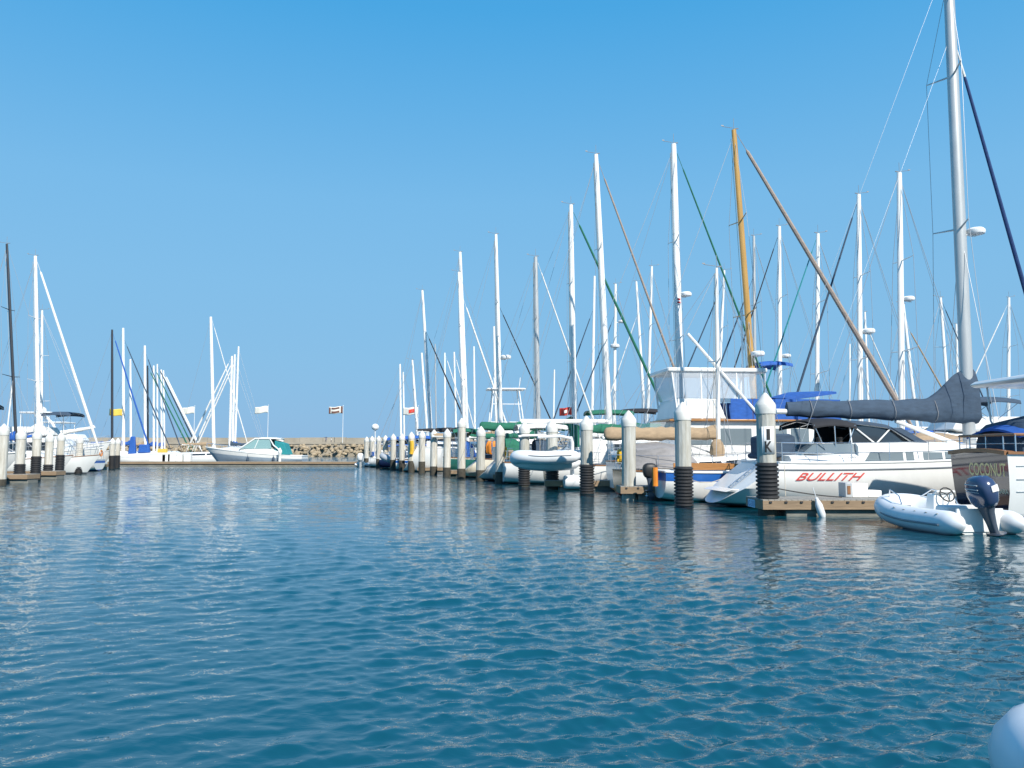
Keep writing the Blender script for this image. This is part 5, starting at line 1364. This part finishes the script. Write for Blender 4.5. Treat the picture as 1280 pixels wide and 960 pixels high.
# boats in the far basin beyond the cross dock
far = [
 ('sailboat with a dark bronze mast and bright blue furled headsail', (141, 545), (141, 412), 97.2, 1, 5.2, 4.6, 2.8, 'mast_dark', 'canvas_blue', 2.0, 'canvas_blue', .96),
 ('sailboat with the tall white mast right of the dark bronze mast', (155.5, 540), (155, 410), 101.2, 1, 5, 6, 3.2, 'alu_white', 'canvas_navy', 1.5, 'canvas_blue', .9),
 ('sailboat with a shorter white mast between dark bronze mast and the far headsail fan', (164.5, 540), (164, 449), 105.2, 1, 5, 4, 2.6, 'alu_white', None, 1, 'canvas_blue', .95),
 ('sailboat with a white mast at the left of the fan of slanted headsails', (182.5, 540), (182, 432), 109.2, 1, 5, 5, 3.2, 'alu_white', 'canvas_navy', 1.4, 'canvas_tan', .92),
 ('sailboat with a dark mast at the left of the fan of slanted headsails', (186, 540), (185.5, 457), 113.2, 1, 5, 6, 2.2, 'mast_dark', 'canvas_green', 1.6, 'canvas_blue', .97),
 ('sailboat with the first white mast inside the fan of slanted headsails', (193, 540), (193, 457), 117.2, 1, 5, 6, 2.4, 'alu_white', 'canvas_green', 1.4, 'canvas_blue', .97),
 ('sailboat with the second white mast inside the fan of slanted headsails', (197.5, 540), (197.5, 455), 121.2, 1, 5, 6.3, 2, 'alu_white', 'canvas_black', 1.4, 'canvas_blue', .97),
 ('sailboat with the third white mast inside the fan of slanted headsails', (203, 540), (202.5, 462), 125.2, 1, 5, 6.2, 2.3, 'alu_white', 'canvas_white', 1.8, 'canvas_blue', .97),
 ('sailboat with the rightmost white mast of the fan of slanted headsails', (206.5, 540), (205.5, 463), 129.2, 1, 5, 6.0, 2, 'alu_white', 'canvas_white', 2.2, 'canvas_blue', .97),
 ('sailboat with a tall lone white mast left of the leaning mast bundle', (268, 545), (264.5, 396), 103.6, 1, 5, 4.6, 3.8, 'alu_white', 'canvas_white', 1.2, 'canvas_tan', .97),
 ('sailboat with the nearest mast of the far leaning bundle', (287.5, 540), (290, 445), 108.5, -1, 5, 5.8, 2.8, 'alu_white', 'canvas_white', 2.0, 'canvas_navy', .97),
 ('sailboat with the middle mast of the far leaning bundle', (291, 540), (293.5, 443), 112.6, -1, 5, 5.6, 2.6, 'alu_white', 'canvas_white', 1.8, 'canvas_blue', .95),
 ('sailboat with the rightmost mast of the far leaning bundle', (294, 540), (298, 433), 116.8, -1, 5, 5.8, 2.4, 'alu_white', 'canvas_white', 1.6, 'canvas_blue', .9),
]
for lab, bs, tp, Y, fc, aft, J, mp, mm, stay, sp, cov, hf in far:
    sailboat(lab, bs, tp, Y, fc, aft, J, mpx=mp, mastm=mm, stay=stay, spx=sp, cover=cov, hf=hf, det=0, band='plain', th=0.04, boom_len=4)

# the white cruiser lying on the far side of the cross dock, bow to the left
def sport_cruiser():
    o = thing('motorboat', (-24.6, 95.0, 0), math.pi + .01, 'sleek white and blue grey sport cruiser moored along the cross dock', 'motorboat')
    h = Hull(11.8, 3.4, 1.15, 2.2, sag=.05, sw=.88, br=1.8, zk0=.1, bowfull=2.6, flare=.5)
    mats, mi = BANDS['cruiser']; h.build(o, mats, LV, mi, 24); h.deck(o, rail='gelcoat_white', rail_r=.05)
    ck = MB(); rings = []
    for x, z, w_ in ((2.6, 1.75, 1.25), (4.2, 2.15, 1.3), (6.6, 2.25, 1.25), (8.6, 2.15, .95), (10.2, 2.0, .4)):
        rings.append([(x, -w_, 1.1), (x, -w_ * .92, z - .12), (x, -w_ * .7, z), (x, 0, z + .08), (x, w_ * .7, z), (x, w_ * .92, z - .12), (x, w_, 1.1)])
    ck.loft(rings); ck.build('cabin', 'gelcoat_white', o, sharp=45)
    ws = MB(); rings = []
    for x0, x1, k in ((3.6, 3.9, 0), (4.6, 4.6, 0), (5.6, 5.2, 0), (7.3, 5.6, 0)):
        rings.append([(x0, -1.22, 2.0), (x1, -1.02, 3.15), (x1, 1.02, 3.15), (x0, 1.22, 2.0)])
    ws.loft(rings, closed=False, cap=False); wo = ws.build('windshield', 'glass_sea', o, sharp=40)
    fr = MB()
    for sd in (-1, 1):
        fr.tube([(7.35, sd * 1.24, 2.0), (5.62, sd * 1.05, 3.18), (3.9, sd * 1.05, 3.18), (3.4, sd * 1.2, 2.4), (2.5, sd * 1.3, 1.7)], .085, 8)
        fr.tube([(5.6, sd * 1.23, 2.0), (5.2, sd * 1.04, 3.15)], .04, 6)
    fr.build('windshield_frame', 'gelcoat_white', wo)
    rf = MB(); rings = []
    for x, z, w_ in ((2.7, 3.22, .95), (3.2, 3.30, 1.08), (4.8, 3.34, 1.1), (5.5, 3.24, 1.06), (5.75, 3.14, 1.0)):
        rings.append([(x, -w_, z - .1), (x, -w_ * .8, z), (x, w_ * .8, z), (x, w_, z - .1)])
    rf.loft(rings, closed=False, cap=False); r_ = rf.build('hardtop', 'gelcoat_white', o, sharp=50); md = r_.modifiers.new('thickness', 'SOLIDIFY'); md.thickness = .1
    cc = MB(); cc.loft([[(1.7, -1.15, 1.3), (1.7, 1.15, 1.3), (3.3, 1.15, 1.3), (3.3, -1.15, 1.3)], [(2.2, -1.1, 2.6), (2.2, 1.1, 2.6), (3.3, 1.1, 2.95), (3.3, -1.1, 2.95)]]); cc.build('cockpit_canvas', 'canvas_teal', o, bevel=.05)
    rb = MB()
    for sd in (-1, 1):
        tp = []
        for k in range(8):
            t = lerp(.55, .985, k / 7); p = h.pt(t, h.zs(t), sd); p.y *= .93; rb.tube([p, p + Vector((0, 0, .5))], .02, 5); tp.append(p + Vector((0, 0, .5)))
        rb.tube(tp, .025, 6)
    rb.build('bow_rail', 'steel', o)
    for x in (3.2, 6.2): fender('navy fender on the side of the sport cruiser', (-24.6 - x, 95.0 + 1.78 - 3.55, .75), 0, .14, .6, m='canvas_navy', group='navy fenders along the sport cruiser')
defmat('glass_sea', (0.22, 0.36, 0.36), 0.1, spec=.7)
sport_cruiser()
motorboat('white sailboat-like launch moored at the left end of the cross dock', (-47.2, 95.2, 0), 0.02, L=8.2, B=2.8, f0=1.0, f2=1.5, house=(2.0, 5.4, .7), group=None) if False else None
covered('low white boat under an upright blue sail bag beside the cross dock', -46.6, 95.0, .02, 'canvas_white', 8.2, .5)
b_ = MB()
b_.box((-45.0, 94.8, 2.4), (.9, .5, 2.1), taper=.6); sb_ = b_.build('sail_bag', 'canvas_blue', bevel=.1); tag(sb_, 'upright bright blue sail bag on the low white boat', 'sail bag')
b_ = MB(); b_.box((-43.6, 94.8, 2.0), (1.3, .6, 1.0), taper=.85); sb_ = b_.build('canvas_bag', 'canvas_blue', bevel=.1); tag(sb_, 'squat blue canvas bag beside the upright sail bag', 'canvas bag')

cd = dock('long cross dock with a weathered brown side closing the fairway', -46.5, -17.2, 92.0, 93.4, ztop=.52, bolts=False, name='cross_dock', group=None)
for k, (px, w_, hh, lab) in enumerate(((199, 1.9, .95, 'widest white dock box on the cross dock, under the yellow crate'), (210, .9, 1.0, 'first narrow white dock box right of the widest one'), (217, .9, 1.05, 'second narrow white dock box right of the widest one'), (226, .7, .9, 'small white dock box near the middle of the cross dock'), (236, .8, 1.0, 'lone white dock box left of the sport cruiser'))):
    X = (px - 640) / F * 92.6
    t_ = thing('dock_box', (X, 92.75, .52), 0, lab, 'dock box', 'dock boxes on the cross dock')
    b_ = MB(); b_.box((0, 0, hh * .42), (w_, .6, hh * .84)); b_.build('body', 'gelcoat_white', t_, bevel=.03)
    b_ = MB(); b_.box((0, 0, hh * .92), (w_ * 1.06, .66, hh * .14), taper=.93); b_.build('lid', 'white_paint', t_, bevel=.03)
b_ = MB(); b_.box((0, 0, .22), (1.0, .5, .44)); yb = b_.build('crate', 'flag_yellow', bevel=.03); yb.location = ((204 - 640) / F * 92.6, 92.75, 1.54); tag(yb, 'yellow crate on top of the widest white dock box', 'crate')
b_ = MB(); b_.lathe([(.16, 0), (.17, .9), (.24, 1.0), (.24, 1.25), (.03, 1.6)], n=12); pl_ = b_.build('dock_lamp', 'gelcoat_white'); pl_.location = ((350 - 640) / F * 92.6, 92.9, .52); tag(pl_, 'white dock lamp post behind the sport cruiser stern', 'lamp post')
for px, lab in ((342, 'white cross dock pile with pointed cap, left of the pair near the cruiser stern'), (352, 'white cross dock pile with pointed cap, right of the pair near the cruiser stern')):
    pile(lab, (px - 640) / F * 97.5, 97.5, 3.35, .3, None, .4, m='concrete_pale')

# ------------------------------------------------------------------ breakwater
bw = thing('breakwater', (0, 240, 0), 0, 'long weathered concrete breakwater wall with a walkway above the rocks', 'breakwater')
b_ = MB(); n = 90
for i in range(n):
    x0 = -300 + 640 * i / n; hh = 5.75 + .08 * math.sin(i * 2.1)
    b_.box((x0 + 3.55, 6.5, hh / 2), (7.05, 1.2, hh))
b_.build('parapet_wall', 'concrete_wall', bw)
b_ = MB(); b_.box((20, 3.2, 2.0), (640, 5.4, 4.0)); b_.box((20, .55, 3.95), (640, .5, .5)); b_.build('walkway', 'concrete_wall', bw)
rk = MB(); rnd = random.Random(5)
def rock(c, s):
    n1, n2 = 5, 7; rings = []
    a0_, b0_ = rnd.uniform(.7, 1.3), rnd.uniform(.7, 1.2)
    for i in range(n1 + 1):
        ph = math.pi * i / n1; r_ = max(.03, math.sin(ph)) * s
        rings.append([(c[0] + r_ * math.cos(2 * math.pi * k / n2 + i * .3) * a0_ * rnd.uniform(.78, 1.15), c[1] + r_ * math.sin(2 * math.pi * k / n2 + i * .3) * rnd.uniform(.8, 1.15), c[2] - math.cos(ph) * s * b0_ * .8) for k in range(n2)])
    rk.loft(rings)
for i in range(2100):
    x = rnd.uniform(-215, 60) if i < 1450 else rnd.uniform(60, 320); k = rnd.random()
    rock((x, 240.2 - 6.5 * (1 - k), -.1 + 3.5 * k), rnd.uniform(.35, .85))
ro = rk.build('riprap', 'rock', sharp=25); tag(ro, 'heaped brown boulders along the foot of the breakwater', 'boulders', kind='stuff')

# ------------------------------------------------------------------ flags
def flag(px, pole_top, pole_bot, Y, w_, h_, stripes, label, left=True, sag=.1, pole_r=.09, base_z=None):
    a = P(px, pole_top, Y); b = P(px, pole_bot, Y)
    o = thing('flag', (a.x, Y, b.z if base_z is None else base_z), 0, label, 'flag', 'flags on poles')
    H = a.z - o.location.z
    if pole_r:
        mb = MB(); mb.tube([(0, 0, 0), (0, 0, H)], [pole_r, pole_r * .6], 8); mb.ball((0, 0, H + .1), pole_r * 1.6, 6); mb.build('pole', 'white_paint', o)
    sgn = -1 if left else 1
    def cloth(u0, u1, v0, v1, m, off=0.0, nm='cloth'):
        mb = MB(); nx, ny = 14, 6; rows = []
        for i in range(nx + 1):
            u = lerp(u0, u1, i / nx)
            rows.append([(sgn * (.12 + w_ * u), .22 * math.sin(u * 7 + 1) * u + off * (1), H - .15 - h_ * lerp(v0, v1, j / ny) - w_ * sag * u * u + .05 * h_ * math.sin(u * 8)) for j in range(ny + 1)])
        mb.loft(rows, closed=False, cap=False); ob = mb.build(nm, m, o, sharp=80)
        md = ob.modifiers.new('thickness', 'SOLIDIFY'); md.thickness = .015
    for u0, u1, v0, v1, m in stripes: cloth(u0, u1, v0, v1, m, nm='cloth' if (u0, u1, v0, v1) == (0, 1, 0, 1) else 'band', off=0 if (u0, u1, v0, v1) == (0, 1, 0, 1) else -.05)
    return o
flag(429, 507.5, 553.5, 239, 4.2, 2.1, [(0, 1, 0, 1, 'flag_white'), (0, .13, 0, 1, 'brown_flag'), (.87, 1, .1, 1, 'brown_flag'), (.24, .8, .1, .34, 'brown_flag'), (.24, .8, .62, .88, 'brown_flag')], 'dark brown and white banded flag on a white pole on the breakwater', sag=.05)
flag(335.5, 507, 553.5, 239, 4.0, 2.0, [(0, 1, 0, 1, 'flag_white')], 'pale cream flag on a white pole right of the leaning mast bundle', sag=.12)
flag(243.5, 508, 553.5, 239, 3.7, 2.0, [(0, 1, 0, 1, 'flag_white')], 'pale cream flag on a white pole left of the tall lone mast', sag=.1)
flag(154, 510, 560, 100.2, 1.7, .85, [(0, 1, 0, 1, 'flag_yellow')], 'small yellow flag beside the dark bronze mast', sag=-.02, pole_r=.03, base_z=1.4)
flag(523, 508, 553, 150, 2.8, 1.4, [(0, 1, 0, 1, 'flag_white'), (.2, .6, .25, .75, 'red_flag')], 'white flag with a red patch in the far right group of masts', sag=.05, pole_r=.05, base_z=1.3)
flag(717, 506, 560, 47.4, .72, .46, [(0, 1, 0, 1, 'red_flag'), (.38, .64, .3, .7, 'flag_white')], 'small red flag with a white centre beside the green covered mast', sag=.1, pole_r=.02, base_z=1.35)

# ------------------------------------------------------------------ two people on the breakwater walkway
def person(X, Y, z, hgt, label, shirt, stride=.12, turn=0.0):
    k = hgt / 1.75
    J = {'pelvis': (0, 0, .95), 'belly': (0, 0, 1.1), 'chest': (0, 0, 1.32), 'neck': (0, 0, 1.48), 'chin': (0, .02, 1.56), 'head': (0, .02, 1.64), 'crown': (0, .0, 1.73),
         'ls': (-.17, 0, 1.42), 'le': (-.23, -.05, 1.15), 'lw': (-.22, .06, .92), 'lh': (-.21, .09, .84), 'rs': (.17, 0, 1.42), 're': (.23, .04, 1.15), 'rw': (.22, .12, .93), 'rh': (.21, .15, .85),
         'lp': (-.09, 0, .9), 'lk': (-.10, stride, .5), 'la': (-.10, stride * .6, .09), 'lt': (-.11, stride * .6 + .17, .04), 'rp': (.09, 0, .9), 'rk': (.10, -stride * .2, .5), 'ra': (.10, -stride * 1.4, .10), 'rt': (.11, -stride * 1.4 + .17, .04)}
    rad = {'pelvis': .14, 'belly': .13, 'chest': .15, 'neck': .055, 'chin': .07, 'head': .095, 'crown': .06, 'ls': .06, 'le': .045, 'lw': .035, 'lh': .035, 'rs': .06, 're': .045, 'rw': .035, 'rh': .035, 'lp': .09, 'lk': .06, 'la': .045, 'lt': .035, 'rp': .09, 'rk': .06, 'ra': .045, 'rt': .035}
    E = [('pelvis', 'belly'), ('belly', 'chest'), ('chest', 'neck'), ('neck', 'chin'), ('chin', 'head'), ('head', 'crown'), ('chest', 'ls'), ('ls', 'le'), ('le', 'lw'), ('lw', 'lh'), ('chest', 'rs'), ('rs', 're'), ('re', 'rw'), ('rw', 'rh'), ('pelvis', 'lp'), ('lp', 'lk'), ('lk', 'la'), ('la', 'lt'), ('pelvis', 'rp'), ('rp', 'rk'), ('rk', 'ra'), ('ra', 'rt')]
    names = list(J); me = bpy.data.meshes.new('person')
    me.from_pydata([tuple(c * k for c in J[n]) for n in names], [(names.index(a), names.index(b)) for a, b in E], [])
    tmp = bpy.data.objects.new('person_tmp', me); COL.objects.link(tmp)
    tmp.modifiers.new('skin', 'SKIN'); s2 = tmp.modifiers.new('sub', 'SUBSURF'); s2.levels = 1; s2.render_levels = 1
    sk = me.skin_vertices[0].data
    for i, n in enumerate(names): sk[i].radius = (rad[n] * k, rad[n] * k); sk[i].use_root = (n == 'pelvis')
    dg = bpy.context.evaluated_depsgraph_get(); dg.update()
    body = bpy.data.meshes.new_from_object(tmp.evaluated_get(dg)); bpy.data.objects.remove(tmp)
    body.materials.clear()
    for m in ('skin', shirt, 'trousers'): body.materials.append(M[m])
    for p in body.polygons:
        z_ = p.center.z / k; ax = abs(p.center.x) / k
        p.material_index = 2 if z_ < .96 and ax < .18 else (1 if z_ < 1.47 and not (ax > .17 and z_ < 1.14) else 0); p.use_smooth = True
    o = bpy.data.objects.new('person', body); COL.objects.link(o); o.location = (X, Y, z); o.rotation_euler = (0, 0, turn)
    tag(o, label, 'person')
    hb_ = MB(); hb_.ball((0, -.015 * k, 1.69 * k), .105 * k, 8, sz=.8); hb_.build('hair', 'hair_dark', o)
p_ = P(407.5, 552, 242); person(p_.x, 242, 4.0, 1.9, 'person in a blue shirt walking on the breakwater', 'shirt_blue', .14, R(80))
p_ = P(414, 552, 242); person(p_.x, 242, 4.0, 1.65, 'person in a white shirt walking behind the one in blue', 'shirt_white', .1, R(85))
